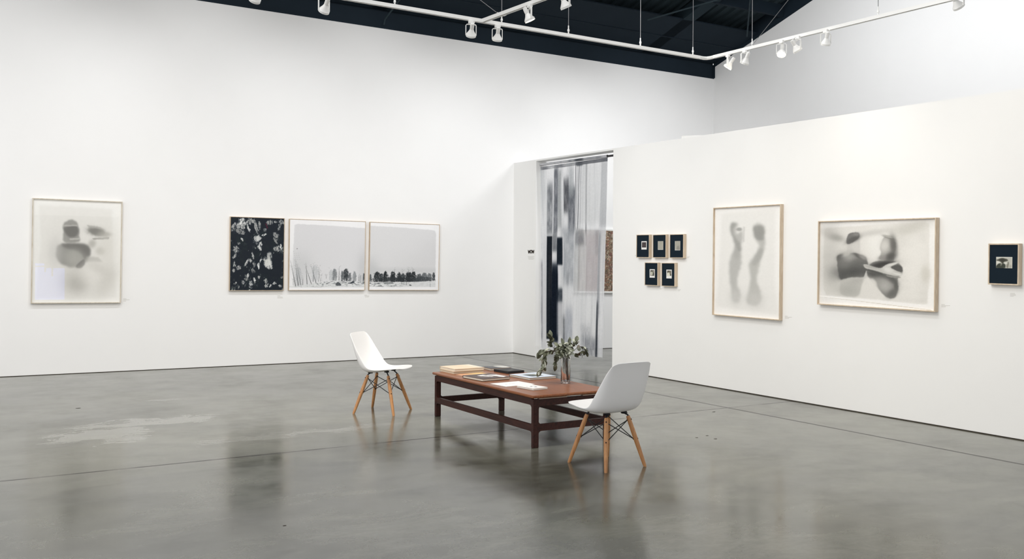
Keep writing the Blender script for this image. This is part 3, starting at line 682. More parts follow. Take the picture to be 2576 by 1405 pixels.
# clothes below
c.poly([(395, 922), (470, 888), (570, 870), (712, 868), (676, 980), (640, 1132), (390, 1112), (386, 1000)], (194, 193, 188), .95, 9, 6)
c.blob(500, 1040, 130, 70, (172, 172, 167), .7, 0, .5); c.blob(600, 920, 90, 40, (176, 175, 171), .6, -.3, .5)
c.poly([(722, 862), (860, 884), (890, 1010), (990, 1130), (650, 1136), (690, 960)], (226, 224, 219), .9, 11, 6)
c.poly([(130, 1148), (460, 1160), (1000, 1196), (1530, 1232), (1530, 1240), (1000, 1204), (460, 1168)], (214, 209, 198), .9, 2)
c.put(np.clip((c.Y - 1128 - (c.X - 150) * .035) / 5, 0, 1) * np.clip((1146 + (c.X - 130) * .058 - c.Y) / 3, 0, 1), (248, 247, 245))
c.grain(7, 3, 3, 3)
framed('wide oak framed wash print of two people embracing', 'B', ((2056.3, 555.9), (2352.5, 546.5), (2056.3, 765.2), (2353.3, 784.7)), .055, .011, M_OAKW, c, .024)

# -- five small black mounted instant photos and one larger, on the partition
def photo_canvas(kind):
    c = Canvas(0, 0, 100, 160, 34, 52, (238, 237, 234))
    if kind == 0:
        c.poly([(10, 20), (88, 20), (88, 122), (10, 122)], (66, 58, 60), 1, 2); c.poly([(20, 60), (80, 70), (80, 90), (20, 80)], (92, 76, 74), .6, 6)
    elif kind in (1, 2):
        c.a[..., :3] = (176, 174, 162); c.grain(30, 5 + kind, 3, 6)
        c.poly([(0, 0), (100, 0), (100, 160), (0, 160)], (150, 148, 138), .25, 2); c.put(np.clip((8 - c.X) / 5, 0, 1) + np.clip((c.X - 92) / 5, 0, 1), (206, 205, 198))
        c.put(np.clip((c.Y - 148) / 6, 0, 1), (214, 213, 208))
        if kind == 2: c.poly([(40, 90), (80, 80), (92, 150), (30, 150)], (130, 128, 120), .6, 6, 5)
    elif kind == 3:
        c.poly([(14, 18), (88, 18), (88, 124), (14, 124)], (84, 82, 72), 1, 2); c.poly([(20, 50), (50, 40), (64, 80), (50, 120), (16, 120)], (214, 214, 196), .9, 4, 6)
        c.poly([(60, 30), (84, 24), (86, 70), (70, 60)], (196, 190, 176), .7, 4)
    else:
        c.poly([(14, 16), (90, 16), (90, 110), (14, 110)], (112, 106, 92), 1, 2); c.poly([(14, 70), (50, 44), (66, 80), (80, 108), (14, 120)], (230, 228, 212), .95, 4, 5)
        c.blob(80, 96, 12, 14, (40, 38, 34), .9, 0, 1.5); c.poly([(20, 20), (50, 16), (50, 40), (20, 50)], (90, 84, 70), .7, 4)
    return c
def small(label, corners, depth, fw, photo, cv, group, cat='framed photo'):
    o, w, h = mount('framed_photograph', label, cat, 'B', corners, depth, group)
    moulding(o, w, h, depth, fw, M_OAKW)
    flat('mount_board', o, M_BOARD, -w / 2 + fw, w / 2 - fw, -h / 2 + fw, h / 2 - fw, -(depth - .007), .004)
    x0, x1, z0, z1 = photo
    a = cv.mesh('photograph', M_PAINT, o, w * (x0 - .5), w * (x1 - .5), h * (.5 - z1), h * (.5 - z0), -(depth - .0055))
    return o
G = 'five small framed photos on the partition'
small('small oak framed instant photo with a dark picture, top row, nearest the doorway', ((1600.5, 590.1), (1633, 589.2), (1600.5, 647.5), (1633, 648.1)), .05, .0085, (.38, .79, .285, .645), photo_canvas(0), G)
small('small oak framed plain grey-beige photo, in the middle of the top row of three', ((1641.5, 590.1), (1674.8, 588.6), (1641.7, 647.9), (1675.4, 648.4)), .05, .0085, (.38, .78, .285, .655), photo_canvas(1), G)
small('small oak framed grey photo with a darker foot, top row, farthest from the doorway', ((1683.8, 589.2), (1719, 587.9), (1684.4, 648.4), (1719.4, 649.2)), .05, .0085, (.37, .75, .285, .675), photo_canvas(2), G)
small('small oak framed instant photo with dark right side, bottom row, nearer the doorway', ((1621, 659.7), (1654.3, 659.7), (1621.6, 717.1), (1654.6, 718.9)), .05, .0085, (.37, .76, .29, .655), photo_canvas(3), G)
small('small oak framed instant photo with a cream pale figure, bottom row, farther from the doorway', ((1663, 660.7), (1697.2, 660.3), (1663.9, 719.2), (1697.6, 720.9)), .05, .0085, (.36, .755, .29, .66), photo_canvas(4), G)
c = Canvas(350, 425, 675, 645, 90, 62, (202, 202, 192))
c.blob(620, 480, 70, 70, (186, 186, 176), .6, 0, .5)
c.poly([(352, 478), (400, 466), (450, 450), (520, 448), (575, 470), (592, 496), (560, 512), (520, 522), (505, 545), (470, 545), (440, 520), (400, 506), (356, 500)], (72, 72, 62), .92, 6, 12)
c.blob(475, 490, 60, 28, (48, 48, 42), .8, 0, .7); c.blob(480, 545, 16, 40, (60, 60, 52), .8, 0, .8)
c.poly([(352, 600), (390, 560), (430, 545), (470, 570), (500, 548), (535, 570), (545, 645), (352, 645)], (52, 58, 50), .95, 5, 10)
c.blob(455, 575, 14, 26, (150, 150, 138), .7, .5, .8)
c.poly([(560, 580), (575, 530), (600, 510), (612, 560), (596, 640), (556, 640)], (108, 106, 94), .75, 6, 8)
c.blob(395, 532, 40, 22, (228, 228, 220), .85, 0, .8); c.blob(545, 545, 34, 22, (222, 222, 214), .8, .2, .8); c.blob(640, 610, 30, 30, (150, 148, 138), .6, 0, .6)
c.put(np.clip((432 - c.Y) / 4, 0, 1) + np.clip((c.X - 666) / 4, 0, 1), (232, 232, 224))
small('oak framed black mount with a tree photo, alone at the right end', ((2485, 612), (2562.6, 611.8), (2486, 715), (2563.2, 717.6)), .05, .012, (.255, .78, .325, .595), c, None)

# -- mosaic-like painting in the next room
c = Canvas(0, 0, 520, 640, 150, 190, (128, 114, 104))
cell = vnoise(c.X / 15, c.Y / 15, 3, 3, .8); hue = vnoise(c.X / 34, c.Y / 34, 8, 4, .7); l_ = vnoise(c.X / 9, c.Y / 9, 12, 2)
for lo, col in ((.30, (120, 74, 64)), (.42, (96, 104, 84)), (.50, (150, 128, 100)), (.58, (150, 96, 76)), (.66, (86, 88, 92))):
    c.put(np.clip((hue - lo) * 12, 0, 1) * .6, col)
c.put(np.clip((cell - .55) * 14, 0, .9), (190, 178, 156)); c.put(np.clip((.36 - l_) * 12, 0, .6), (74, 68, 66)); c.put(np.clip((l_ - .68) * 12, 0, .6), (156, 92, 80))
o, w, h = mount('framed_painting', 'multicoloured speckled painting seen through the doorway beside the sheer curtain', 'framed picture', 'A', ((1450, 572), (1575, 577.5), (1450.5, 736), (1575, 736.5)), .05)
moulding(o, w, h, .05, .03, M_WHITE)
flat('backing_board', o, M_BOARD, -w / 2 + .03, w / 2 - .03, -h / 2 + .03, h / 2 - .03, -.02, .01)
c.mesh('painting', M_PAINT, o, -w / 2 + .03, w / 2 - .03, -h / 2 + .03, h / 2 - .002, -.046)

# ------------------------------------------------------------------ wall captions and lettering
def caption(label, wall, px, py, wpx, hpx, lines, name='wall_caption', m=M_TEXT):
    o, w, h = mount(name, label, 'caption', wall, ((px, py), (px + wpx, py), (px, py + hpx), (px + wpx, py + hpx)), .002)
    b = MB(); n = len(lines)
    for i, (a, e) in enumerate(lines):
        z1 = h / 2 - h * i / n; z0 = z1 - h / n * .42
        b.box(-w / 2 + w * a, -w / 2 + w * e, -.0015, -.0003, z0, z1)
    t = b.build('text_lines', m, o)
    return o
caption('tiny grey caption beside the bottom right corner of the large blurred print', 'A', 310, 750.5, 16, 8, [(0, .5), (0, 1), (0, .45)])
caption('tiny grey caption under the near-black painting', 'A', 698, 743, 14, 8, [(0, .5), (0, .9), (0, 1)])
caption('tiny grey caption under the gap between the two winter landscapes', 'A', 917, 741, 12, 7, [(0, .5), (0, 1), (.1, .9)])
caption('tiny grey caption at the lower left of the dark instant photo', 'B', 1597.5, 641, 2.6, 4, [(0, 1), (0, .6)])
caption('tiny grey caption under the plain grey-beige photo at its right', 'B', 1682.8, 650.2, 7, 3.5, [(0, 1), (0, .7)])
caption('tiny grey caption right of the top row of small photos', 'B', 1728, 644.5, 7, 5, [(0, 1), (0, .8), (0, .6)])
caption('tiny grey caption between the two lower small photos', 'B', 1660, 724, 7, 4, [(0, 1), (0, .7)])
caption('tiny grey caption right of the cream instant photo in the bottom row', 'B', 1705.5, 727.5, 7, 5, [(0, 1), (0, .8), (0, .6)])
caption('tiny grey caption beside the tall print of two standing figures', 'B', 1974.5, 794, 17, 8, [(0, .4), (0, 1), (0, .6)])
caption('tiny grey caption beside the wide print of an embrace', 'B', 2368, 765, 22, 8, [(0, .4), (0, 1), (0, .5)])
caption('grey caption under the lone black mounted photo at the right', 'B', 2541, 737, 14, 9.5, [(0, .85), (0, .95), (0, 1), (0, .6)])
caption('pale paragraph of wall text under the black lettering by the doorway', 'B', 1328, 644, 15.5, 9.5, [(0, 1), (.05, .9), (.05, 1), (.1, .9)], 'wall_paragraph', mat('pale_wall_text', (218, 217, 213), .7, .1, var=.03))
o, w, h = mount('wall_lettering', 'black WOW lettering on the wall left of the doorway', 'lettering', 'B', ((1328.2, 629), (1343.2, 628.5), (1328.2, 636.4), (1343.2, 636.4)), .003)
def strokes(b, pts, r, dx, sx, sz):
    for (x0, z0), (x1, z1) in zip(pts[:-1], pts[1:]):
        p0 = Vector((dx + x0 * sx, 0, z0 * sz)); p1 = Vector((dx + x1 * sx, 0, z1 * sz)); t = (p1 - p0).normalized() * r * .6; nn = Vector((-t.z, 0, t.x)) / .6
        b.prism([p0 - t + nn, p1 + t + nn, p1 + t - nn, p0 - t - nn], Vector((0, -.002, 0)))
b = MB(); lw = w / 3.1
Wp = [(-.5, .5), (-.28, -.5), (0, .3), (.28, -.5), (.5, .5)]
strokes(b, Wp, .0085, -w / 2 + lw * .5, lw * .92, h * .92)
strokes(b, Wp, .0085, w / 2 - lw * .5, lw * .92, h * .92)
strokes(b, [(.45 * math.cos(a), .5 * math.sin(a)) for a in [2 * PI * k / 16 for k in range(17)]], .0075, 0, lw * .85, h * .9)
b.build('letters', M_TEXTD, o)

# ------------------------------------------------------------------ curtain in the doorway
DEP = 0.08; PC = J + NB * DEP
ra = at_pl(1351.5, 416, PC, NB); rb = at_pl(1545, 390.5, PC, NB)
rod_ctr = (ra + rb) / 2
o = thing('curtain_rod', 'dark rod spanning the top of the doorway', 'curtain rod', Matrix.Translation(ra))
b = MB(); b.tube([ra, rb + (rb - ra).normalized() * .1], .016, 12); b.build('pole', M_BLACK, o, origin=None).matrix_parent_inverse = o.matrix_world.inverted()
b = MB(); b.tube([ra - (rb - ra).normalized() * .03, ra + (rb - ra).normalized() * .03], .022, 12); b.build('end_cap', M_BLACK, o).matrix_parent_inverse = o.matrix_world.inverted()
c = Canvas(185, 90, 625, 1350, 230, 460, (249, 250, 253))
X, Y = c.X, c.Y
# the crop is slanted: level its hem so that v runs from rod to hem
vert = vnoise(X / 9, Y / 260, 2, 3); vert2 = vnoise(X / 26, Y / 400, 6, 3); tex = vnoise(X / 5, Y / 5, 19, 3)
c.put(np.clip((vert2 - .46) * 2.2, 0, .45) * np.clip(1.15 - Y / 900, .2, 1), (192, 196, 200))
c.put(np.clip((vert - .55) * 3, 0, .3), (206, 209, 214))
def band(x0, x1, y0, y1, val, k, sx=6, sy=30, rough=0.0, seed=1):
    m = 1 / (1 + np.exp(-np.clip((X - x0) / sx * 4, -30, 30))) * 1 / (1 + np.exp(np.clip((X - x1) / sx * 4, -30, 30)))
    m = m / (1 + np.exp(-np.clip((Y - y0) / sy * 4, -30, 30))) / (1 + np.exp(np.clip((Y - y1) / sy * 4, -30, 30)))
    if rough: m = m * np.clip(1 - rough + 2 * rough * vnoise(X / 14, Y / 60, seed, 4), 0, 1.3)
    c.put(k * m, val)
band(243, 282, 210, 560, (128, 132, 138), .75, 6, 60, .5, 3); band(292, 320, 110, 560, (112, 116, 124), .8, 5, 40, .4, 4)
band(320, 338, 130, 520, (150, 155, 158), .6, 5, 40); band(352, 388, 190, 420, (104, 106, 112), .85, 6, 50, .4, 5)
band(384, 430, 250, 560, (112, 116, 124), .8, 6, 60, .5, 6); band(392, 420, 130, 320, (176, 182, 186), .6, 8, 50)
for x, wd, k in ((434, 5, .85), (446, 2.5, .8), (456, 3.5, .8), (466, 2.5, .6), (500, 9, .55)):
    band(x - wd / 2, x + wd / 2, 105, 535 if x < 490 else 640, (92, 94, 100), k, 1.6, 20, .3, int(x))
band(440, 478, 85, 118, (64, 70, 78), .9, 6, 10); band(470, 590, 110, 500, (208, 210, 212), .5, 12, 40); band(590, 625, 95, 520, (172, 175, 180), .6, 6, 40)
band(340, 430, 520, 900, (168, 173, 180), .7, 8, 60, .5, 8); band(375, 398, 820, 900, (150, 154, 160), .5, 6, 30)
band(285, 318, 560, 680, (120, 124, 130), .8, 5, 30, .4); band(246, 281, 575, 1280, (30, 36, 44), .97, 2.2, 8); band(318, 343, 585, 770, (28, 36, 46), .96, 2.2, 14)
band(282, 324, 760, 1290, (26, 34, 46), .97, 3, 50); band(262, 324, 820, 1290, (24, 32, 44), .9, 4, 30); band(316, 342, 930, 1020, (38, 46, 56), .85, 4, 30, .3)
band(318, 341, 1020, 1250, (186, 188, 194), .5, 4, 30); band(255, 280, 700, 1000, (58, 58, 62), .5, 6, 60, .6, 4)
band(340, 372, 1110, 1300, (120, 124, 130), .7, 5, 50, .6, 9); band(372, 420, 1060, 1300, (170, 176, 188), .6, 6, 60, .5)
band(425, 470, 560, 940, (186, 188, 190), .5, 6, 40, .5); band(445, 490, 540, 640, (130, 132, 138), .7, 8, 30, .5); band(560, 592, 540, 700, (140, 142, 148), .6, 8, 30, .6)
band(500, 590, 560, 940, (200, 192, 198), .5, 10, 40, .4)
band(482, 600, 1230, 1360, (132, 136, 144), .65, 10, 40, .8, 12); band(480, 540, 1160, 1300, (150, 154, 162), .5, 10, 40, .9, 14)
band(188, 204, 740, 1290, (140, 140, 148), .6, 4, 40, .5); band(200, 240, 560, 1200, (228, 229, 233), .5, 6, 60)
band(588, 600, 1000, 1360, (52, 58, 66), .85, 2, 40); band(592, 604, 560, 1100, (120, 124, 132), .5, 3, 40)
for x in (425, 498, 586, 345): band(x - 4, x + 4, 560, 1360, (240, 241, 244), .7, 2, 30)
hem = np.clip((1.0 - (Y - 90) / 24), 0, 1) > .02
c.put(hem * np.clip(.35 + .9 * (vnoise(X / 40, Y / 20, 41, 3) - .35) + .5 * (X > 430), 0, .9), (110, 113, 120))
c.a[..., :3] += 16 * (tex - .5)[..., None]
dark = 1 - c.a[..., :3].mean(-1) / 240
c.a[..., 3] = np.clip(.84 + dark * .5 - .10 * ((X > 425) & (X < 590)), 0, 1)
cl_, cr_ = at_pl(1356, 420, PC, NB), at_pl(1528.5, 396, PC, NB)
bl_, br_ = at_pl(1357.5, 874, PC, NB), at_pl(1515.5, 899, PC, NB)
def drape(U, V, P):
    top = np.array(cl_)[None, None] * (1 - U)[..., None] + np.array(cr_)[None, None] * U[..., None]
    bot = np.array(bl_)[None, None] * (1 - U)[..., None] + np.array(br_)[None, None] * U[..., None]
    Q = top * (1 - V)[..., None] + bot * V[..., None]
    w_ = (.012 * np.sin(U * 39) + .010 * np.sin(U * 71 + 2 * V) + .012 * np.sin(U * 17 + 1.5 * V)) * np.clip(.1 + V * 2, 0, 1)
    return Q + np.array(NB)[None, None] * w_[..., None] - np.array(cl_)
cur = c.mesh('curtain', M_CLOTH, None, 0, 1, 0, 1, warp=drape); cur.location = cl_
tag(cur, 'sheer white cloth curtain painted with grey and black stripes, hanging in the doorway', 'curtain')
# a sewn sleeve of the same cloth wraps the rod
hemc = Canvas(0, 0, 100, 10, 90, 12, (190, 192, 197))
hemc.put(np.clip((vnoise(hemc.X / 9, hemc.Y * 0, 41, 3) - .38) * 2, 0, .7), (118, 122, 130)); hemc.blob(62, 5, 6, 12, (60, 66, 74), .9); hemc.put(np.clip((20 - hemc.X) / 20, 0, .5), (210, 211, 214))
def sleeve(U, V, P):
    L0 = np.array(cl_) ; L1 = np.array(cr_)
    base = L0[None, None] * (1 - U)[..., None] + L1[None, None] * U[..., None]
    r0 = np.array(at_pl(1356, 414.5, PC, NB)); r1 = np.array(at_pl(1528.5, 392.3, PC, NB))
    mid = r0[None, None] * (1 - U)[..., None] + r1[None, None] * U[..., None]
    a = (V * 1.0) * 2 * PI
    return mid + (np.array(UP)[None, None] * np.cos(a)[..., None] + np.array(NB)[None, None] * np.sin(a)[..., None]) * .021 - np.array(cl_)
hemc.mesh('sleeve', M_COVER, cur, 0, 1, 0, 1, warp=sleeve)

# white offcut lying on the partition
q = at_pl(1748, 339, PB(0, 0, .08), NB); sq = (q - PB(0, 0, .08)).dot(DB)
b = MB(); L0 = [PB(sq - .2, zB(sq - .2), .03), PB(sq + .22, zB(sq + .22), .03), PB(sq + .2, zB(sq + .2) + .008, .03), PB(sq - .2, zB(sq - .2) + .04, .03)]
b.prism(L0, NB * .12); tag(b.build('board_offcut', M_WHITE, origin=PB(sq, zB(sq), .08)), 'white wedge of board lying on top of the partition', 'offcut')

# far behind the viewer: added end wall and glowing panel, for the left print's reflection
wr0 = Vector((3.6, -7.33, 0)); wd_ = Vector((.79, .46, 0)).normalized(); wn_ = Vector((-wd_.y, wd_.x, 0))
def WR(a, z, n=0.0): return wr0 + wd_ * a + UP * z + wn_ * n
a0, a1, z0_, z1_ = 1.55, 2.46, .12, 1.36
b = MB()
for p_, q_, r_0, r_1 in ((0, a0, 0, 3), (a1, 4.2, 0, 3), (a0, a1, 0, z0_), (a0, a1, z1_, 3)):
    b.prism([WR(p_, r_0), WR(q_, r_0), WR(q_, r_1), WR(p_, r_1)], wn_ * -.15)
struct(b.build('wall_rear', M_WALL))
M_GLOW = mat('blue_glow_panel', (160, 176, 220), .2, .5, var=.02, emit=(.16, .27, 1.0, 4.4))  # blue glow added only to be mirrored in the picture glass
b = MB(); b.prism([WR(a0, z0_, -.06), WR(a1, z0_, -.06), WR(a1, z1_, -.06), WR(a0, z1_, -.06)], wn_ * -.02); wn1 = struct(b.build('glow_panel_1', M_GLOW))
b = MB()
for p_, q_, r_0, r_1 in ((a0 + .28, a0 + .33, z0_ + .95, z1_), (a0, a0 + .28, z1_ - .12, z1_ - .08), (a0 + .5, a0 + .55, z0_ + .8, z1_), (a0 + .33, a1, z1_ - .16, z1_)):
    b.prism([WR(p_, r_0, -.055), WR(q_, r_0, -.055), WR(q_, r_1, -.055), WR(p_, r_1, -.055)], wn_ * .03)
b.build('glow_panel_bars', M_WHITE, wn1)

# ------------------------------------------------------------------ coffee table
TX = Vector((-.512, .859, 0)).normalized(); TY = Vector((-TX.y, TX.x, 0)) * -1     # long way, short way (to the right)
tc_ = Vector((.05, 8.813, 0))
TZ = .438
table = thing('coffee_table', 'dark teak coffee table with stretchers, holding the books and the vase', 'table', frame_mtx(tc_, TX, TY, UP))
# local axes: x along TX, y along TY (TX x TY points down, so flip to keep a right-handed frame)
TY = -TY; table.matrix_world = frame_mtx(tc_, TX, TY, UP)
LX, LY = .925, .395
def rounded_rect(x, y, r, n=6):
    pts = []
    for cx, cy, a0 in ((x - r, y - r, 0), (-x + r, y - r, 90), (-x + r, -y + r, 180), (x - r, -y + r, 270)):
        for k in range(n + 1):
            a = math.radians(a0 + 90 * k / n); pts.append(Vector((cx + r * math.cos(a), cy + r * math.sin(a), 0)))
    return pts
b = MB(); b.prism([p + UP * (TZ - .024) for p in rounded_rect(LX + .02, LY + .018, .009, 3)], UP * .024)
b.build('tabletop', M_TEAK, table, bevel=.010, seg=4, smooth=True)
LEGT = TZ - .034
def rail(name, length, z0, z1, axis, off, t=.024, flare=.045, ends=.0, m=M_TEAKD):
    """rail with flared fillet ends, lying in the plane of its frame; length between the legs"""
    h = length / 2; r = flare; P = []
    def arc(cx, cz, a0, a1, n=6): return [(cx + r * math.cos(math.radians(a0 + (a1 - a0) * k / n)), cz + r * math.sin(math.radians(a0 + (a1 - a0) * k / n))) for k in range(n + 1)]
    lo = arc(-h + r, z0 - r, 180, 90) + arc(h - r, z0 - r, 90, 0)
    hi = arc(h - r, z1 + r, 0, -90) + arc(-h + r, z1 + r, -90, -180) if ends else [(h, z1), (-h, z1)]
    pts = lo + hi
    f = (lambda u, w, v: Vector((u, v, w))) if axis == 'x' else (lambda u, w, v: Vector((v, u, w)))
    b = MB(); A = [f(u, w, off - t / 2) for u, w in pts]; B = [f(u, w, off + t / 2) for u, w in pts]
    b.hexa(A, B); return b.build(name, m, table, bevel=.002)
LW, LT = .056, .036                      # leg size along y and along x
for sx in (1, -1):
    for sy in (1, -1):
        b = MB(); x1 = sx * LX; y1 = sy * LY
        b.box(min(x1, x1 - sx * LT), max(x1, x1 - sx * LT), min(y1, y1 - sy * LW), max(y1, y1 - sy * LW), 0, LEGT)
        lg = b.build('leg', M_TEAKD, table, bevel=.006, seg=3)
for sy in (1, -1):
    rail('apron', 2 * (LX - LT) + .004, TZ - .085, TZ - .0235, 'x', sy * (LY - .014), flare=.03)
    rail('stretcher', 2 * (LX - LT) + .004, .135, .192, 'x', sy * (LY - .016), flare=.03, ends=1)
for sx in (1, -1):
    rail('apron', 2 * (LY - LW) + .004, TZ - .092, LEGT - .002, 'y', sx * (LX - .014), flare=.03)
    rail('stretcher', 2 * (LY - LW) + .004, .137, .194, 'y', sx * (LX - .016), flare=.03, ends=1)
M_HILITE = mat('pale_highlight_strip', (196, 176, 160), .25, .5, var=.05)  # pale strips stand in for the bright highlight along the table end
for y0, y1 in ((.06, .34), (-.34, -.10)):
    b = MB(); b.box(-LX - .004, -LX + .03, y0, y1, LEGT - .001, LEGT + .006); b.build('highlight_strip', M_HILITE, table, bevel=.002)['label'] = 'pale strip painted as the highlight under the end of the tabletop'

# ------------------------------------------------------------------ books and papers on the table
def lay(px_l, px_f, px_r, z):
    """axes and size of a flat rectangle from its left, front and right corners at height z"""
    l, f, r = at_z(*px_l, z), at_z(*px_f, z), at_z(*px_r, z)
    ex = (r - f).normalized(); ey = (l - f).normalized()
    bis = (ex + ey).normalized(); pr = Vector((bis.y, -bis.x, 0))
    ex = (bis + pr).normalized(); ey = (bis - pr).normalized()
    if ex.dot(r - f) < ey.dot(r - f): ex, ey = ey, ex
    w, d = (r - f).length, (l - f).length
    ctr = f + ex * w / 2 + ey * d / 2
    return ctr, ex, ey, w, d
def book(label, corners, z0, t, cover, pages=M_PAGES, board=None, group=None, spine='far', cat='book', name='book', grow=0.0, ct=.0025):
    ctr, ex, ey, w, d = lay(*corners, z0 + t)
    o = thing(name, label, cat, frame_mtx(Vector((ctr.x, ctr.y, z0)), ex, ey, UP), group)
    x, y = w / 2 + grow, d / 2 + grow; bm_ = board or M_PAGES; i = .004
    b = MB(); b.box(-x + i, x - i, -y + i, y - i, ct, t - ct); b.build('pages', pages, o)
    b = MB(); b.box(-x, x, -y, y, 0, ct); b.build('back_cover', bm_, o)
    b = MB(); b.box(-x, x, -y, y, t - ct, t)
    if spine == 'far': b.box(-x, x, y - ct, y, ct, t - ct)
    elif spine == 'left': b.box(-x, -x + ct, -y, y, ct, t - ct)
    b.build('front_cover', bm_, o)
    if cover is not None: cover.mesh('cover_print', M_COVER, o, -x + .0005, x - .0005, -y + .0005, y - .0005, t + .0004, horizontal=True)
    return o
def cv(nx, ny, base): return Canvas(0, 0, 100, 100, nx, ny, base)
M_CRM = mat('cream_cloth_board', (222, 208, 188), .7, .2, var=.04, scale=60)
M_PEA = mat('peach_board', (226, 204, 180), .6, .3, var=.03, scale=30)
M_BLK = mat('black_cloth_board', (38, 40, 44), .6, .3, var=.1, scale=60)
M_BRN = mat('brown_grey_board', (70, 58, 56), .5, .4, var=.06, scale=40)
M_BLU = mat('slate_blue_board', (92, 104, 116), .5, .4, var=.05, scale=40)
M_PAP = mat('white_paper', (246, 246, 246), .6, .3, var=.01, scale=20)
M_PAPW = mat('booklet_paper', (236, 233, 224), .7, .2, var=.02, scale=20)
CR = ((1108.4, 920.2), (1144, 928), (1217, 922.9))
c = cv(60, 50, (222, 206, 184)); book('cream book at the bottom of the stack of two on the table corner', ((1109.5, 926.6), (1141, 934.2), (1215, 928.8)), TZ + .0002, .0225, None, M_PAGESD, M_CRM, 'stack of two cream books')
c = cv(60, 50, (240, 224, 200)); c.blob(45, 50, 44, 44, (238, 212, 186), .8, 0, .5); c.put(np.clip((c.X - 78) / 10, 0, 1), (238, 230, 214)); c.grain(5, 4, 6, 6)
book('peach covered book on top of the stack of two on the table corner', CR, TZ + .0232, .0235, c, M_PAGES, M_PEA, 'stack of two cream books')
c = cv(50, 60, (92, 94, 98)); c.poly([(45, 0), (100, 0), (100, 100), (60, 100), (52, 50)], (214, 214, 210), .95, 3, 4); c.poly([(30, 0), (60, 0), (58, 14), (30, 14)], (150, 152, 150), .8, 2); c.poly([(55, 20), (80, 20), (80, 34), (55, 34)], (170, 172, 166), .8, 3, 6); c.grain(14, 5, 4, 4)
book('grey and white paperback lying behind the black books', ((1213, 921), (1234, 926.3), (1285, 922.9)), TZ + .0002, .022, c, M_PAGES, mat('grey_board', (116, 116, 118), .5, .3), None)
BK = ((1248, 927.6), (1278.3, 934), (1315.6, 930.2))
book('black book at the bottom of the black pair', ((1248.6, 930.6), (1278.3, 937), (1315.6, 933.1)), TZ + .0002, .0112, None, mat('dark_pages', (70, 70, 72), .7, .2), M_BLK, 'pair of black books')
c = cv(50, 50, (44, 46, 49)); c.poly([(30, 55), (62, 55), (62, 72), (30, 72)], (120, 120, 116), .8, 2); c.poly([(62, 40), (80, 40), (80, 60), (62, 60)], (110, 110, 106), .6, 4); c.grain(20, 4, 5, 5)
book('black book with small grey panel, on top of the black pair', BK, TZ + .0116, .0112, c, mat('dark_pages', (70, 70, 72)), M_BLK, 'pair of black books')
# orange leaflet under the dark book
ctr, ex, ey, w, d = lay((1148.8, 941.6), (1214, 953.5), (1278, 947.5), TZ)
c = cv(60, 60, (226, 178, 140)); c.blob(20, 60, 40, 40, (214, 140, 104), .8, 0, .6); c.blob(70, 20, 30, 26, (236, 214, 150), .8, 0, .6); c.blob(10, 90, 20, 14, (240, 222, 200), .8, 0, .8)
lf = thing('leaflet', 'orange printed leaflet sticking out from under the brown book', 'leaflet', frame_mtx(Vector((ctr.x, ctr.y, TZ + .0002)), ex, ey, UP))
b = MB(); b.box(-w / 2, w / 2, -d / 2, d / 2, 0, .0014); b.build('paper', M_PAPW, lf); c.mesh('print', M_COVER, lf, -w / 2, w / 2, -d / 2, d / 2, .0017, horizontal=True)
c = cv(80, 70, (92, 80, 79)); c.poly([(42, 22), (62, 18), (96, 40), (99, 84), (80, 92), (70, 60), (56, 74)], (250, 250, 250), 1, 1.5, 4)
c.poly([(30, 30), (56, 24), (62, 50), (50, 66), (40, 50), (34, 44)], (246, 246, 246), .95, 1.5, 6); c.poly([(60, 20), (66, 20), (74, 62), (66, 64)], (70, 60, 60), .9, 1.5); c.poly([(58, 52), (82, 64), (78, 72), (54, 60)], (150, 142, 140), .8, 2); c.poly([(38, 40), (60, 36), (60, 42), (40, 47)], (110, 100, 98), .8, 1.5)
book('brown-grey book with a white angular graphic, near the table edge', ((1164.7, 943.5), (1214, 952.8), (1282.7, 946.9)), TZ + .0022, .0225, c, M_PAGES, M_BRN, None)
c = cv(80, 80, (208, 218, 232)); c.grain(6, 3, 8, 8); c.poly([(28, 30), (70, 30), (70, 76), (28, 76)], (84, 94, 96), 1, 1.5); c.poly([(50, 30), (70, 30), (70, 60), (54, 58)], (188, 190, 180), .9, 4, 6); c.poly([(28, 30), (44, 30), (40, 60), (28, 70)], (62, 72, 76), .8, 4, 4); c.poly([(48, 44), (58, 40), (56, 70), (46, 70)], (44, 50, 52), .7, 3, 4)
book('pale blue book with a dark square photo on its cover', ((1282.5, 940.6), (1332, 950.2), (1399, 944.7)), TZ + .0002, .021, c, M_PAGES, M_BLU, None)
ctr, ex, ey, w, d = lay((1238.2, 964.2), (1273, 972.3), (1340, 964.8), TZ)
sh = thing('paper_sheet', 'white sheet of paper with faint marks, half under the booklet', 'paper', frame_mtx(Vector((ctr.x, ctr.y, TZ + .0002)), ex, ey, UP))
b = MB(); b.box(-w / 2, w / 2, -d / 2, d / 2, 0, .0012); b.build('paper', M_PAP, sh)
c = cv(60, 50, (247, 247, 248))
for x, y, wd in ((26, 42, 5), (32, 40, 4), (42, 40, 7), (52, 38, 4), (58, 36, 5)): c.poly([(x, y), (x + wd, y), (x + wd, y + 7), (x, y + 7)], (196, 198, 204), .8, 1.2)
c.mesh('print', M_COVER, sh, -w / 2, w / 2, -d / 2, d / 2, .0015, horizontal=True)
c = cv(60, 70, (246, 246, 246))
for x, y, wd, k in ((30, 50, 14, 150), (48, 40, 10, 110), (60, 44, 14, 190), (36, 66, 24, 176), (56, 60, 8, 90), (20, 36, 10, 200)): c.poly([(x, y), (x + wd, y), (x + wd, y + 9), (x, y + 9)], (k, k, k + 4), .85, 1.4, 3)
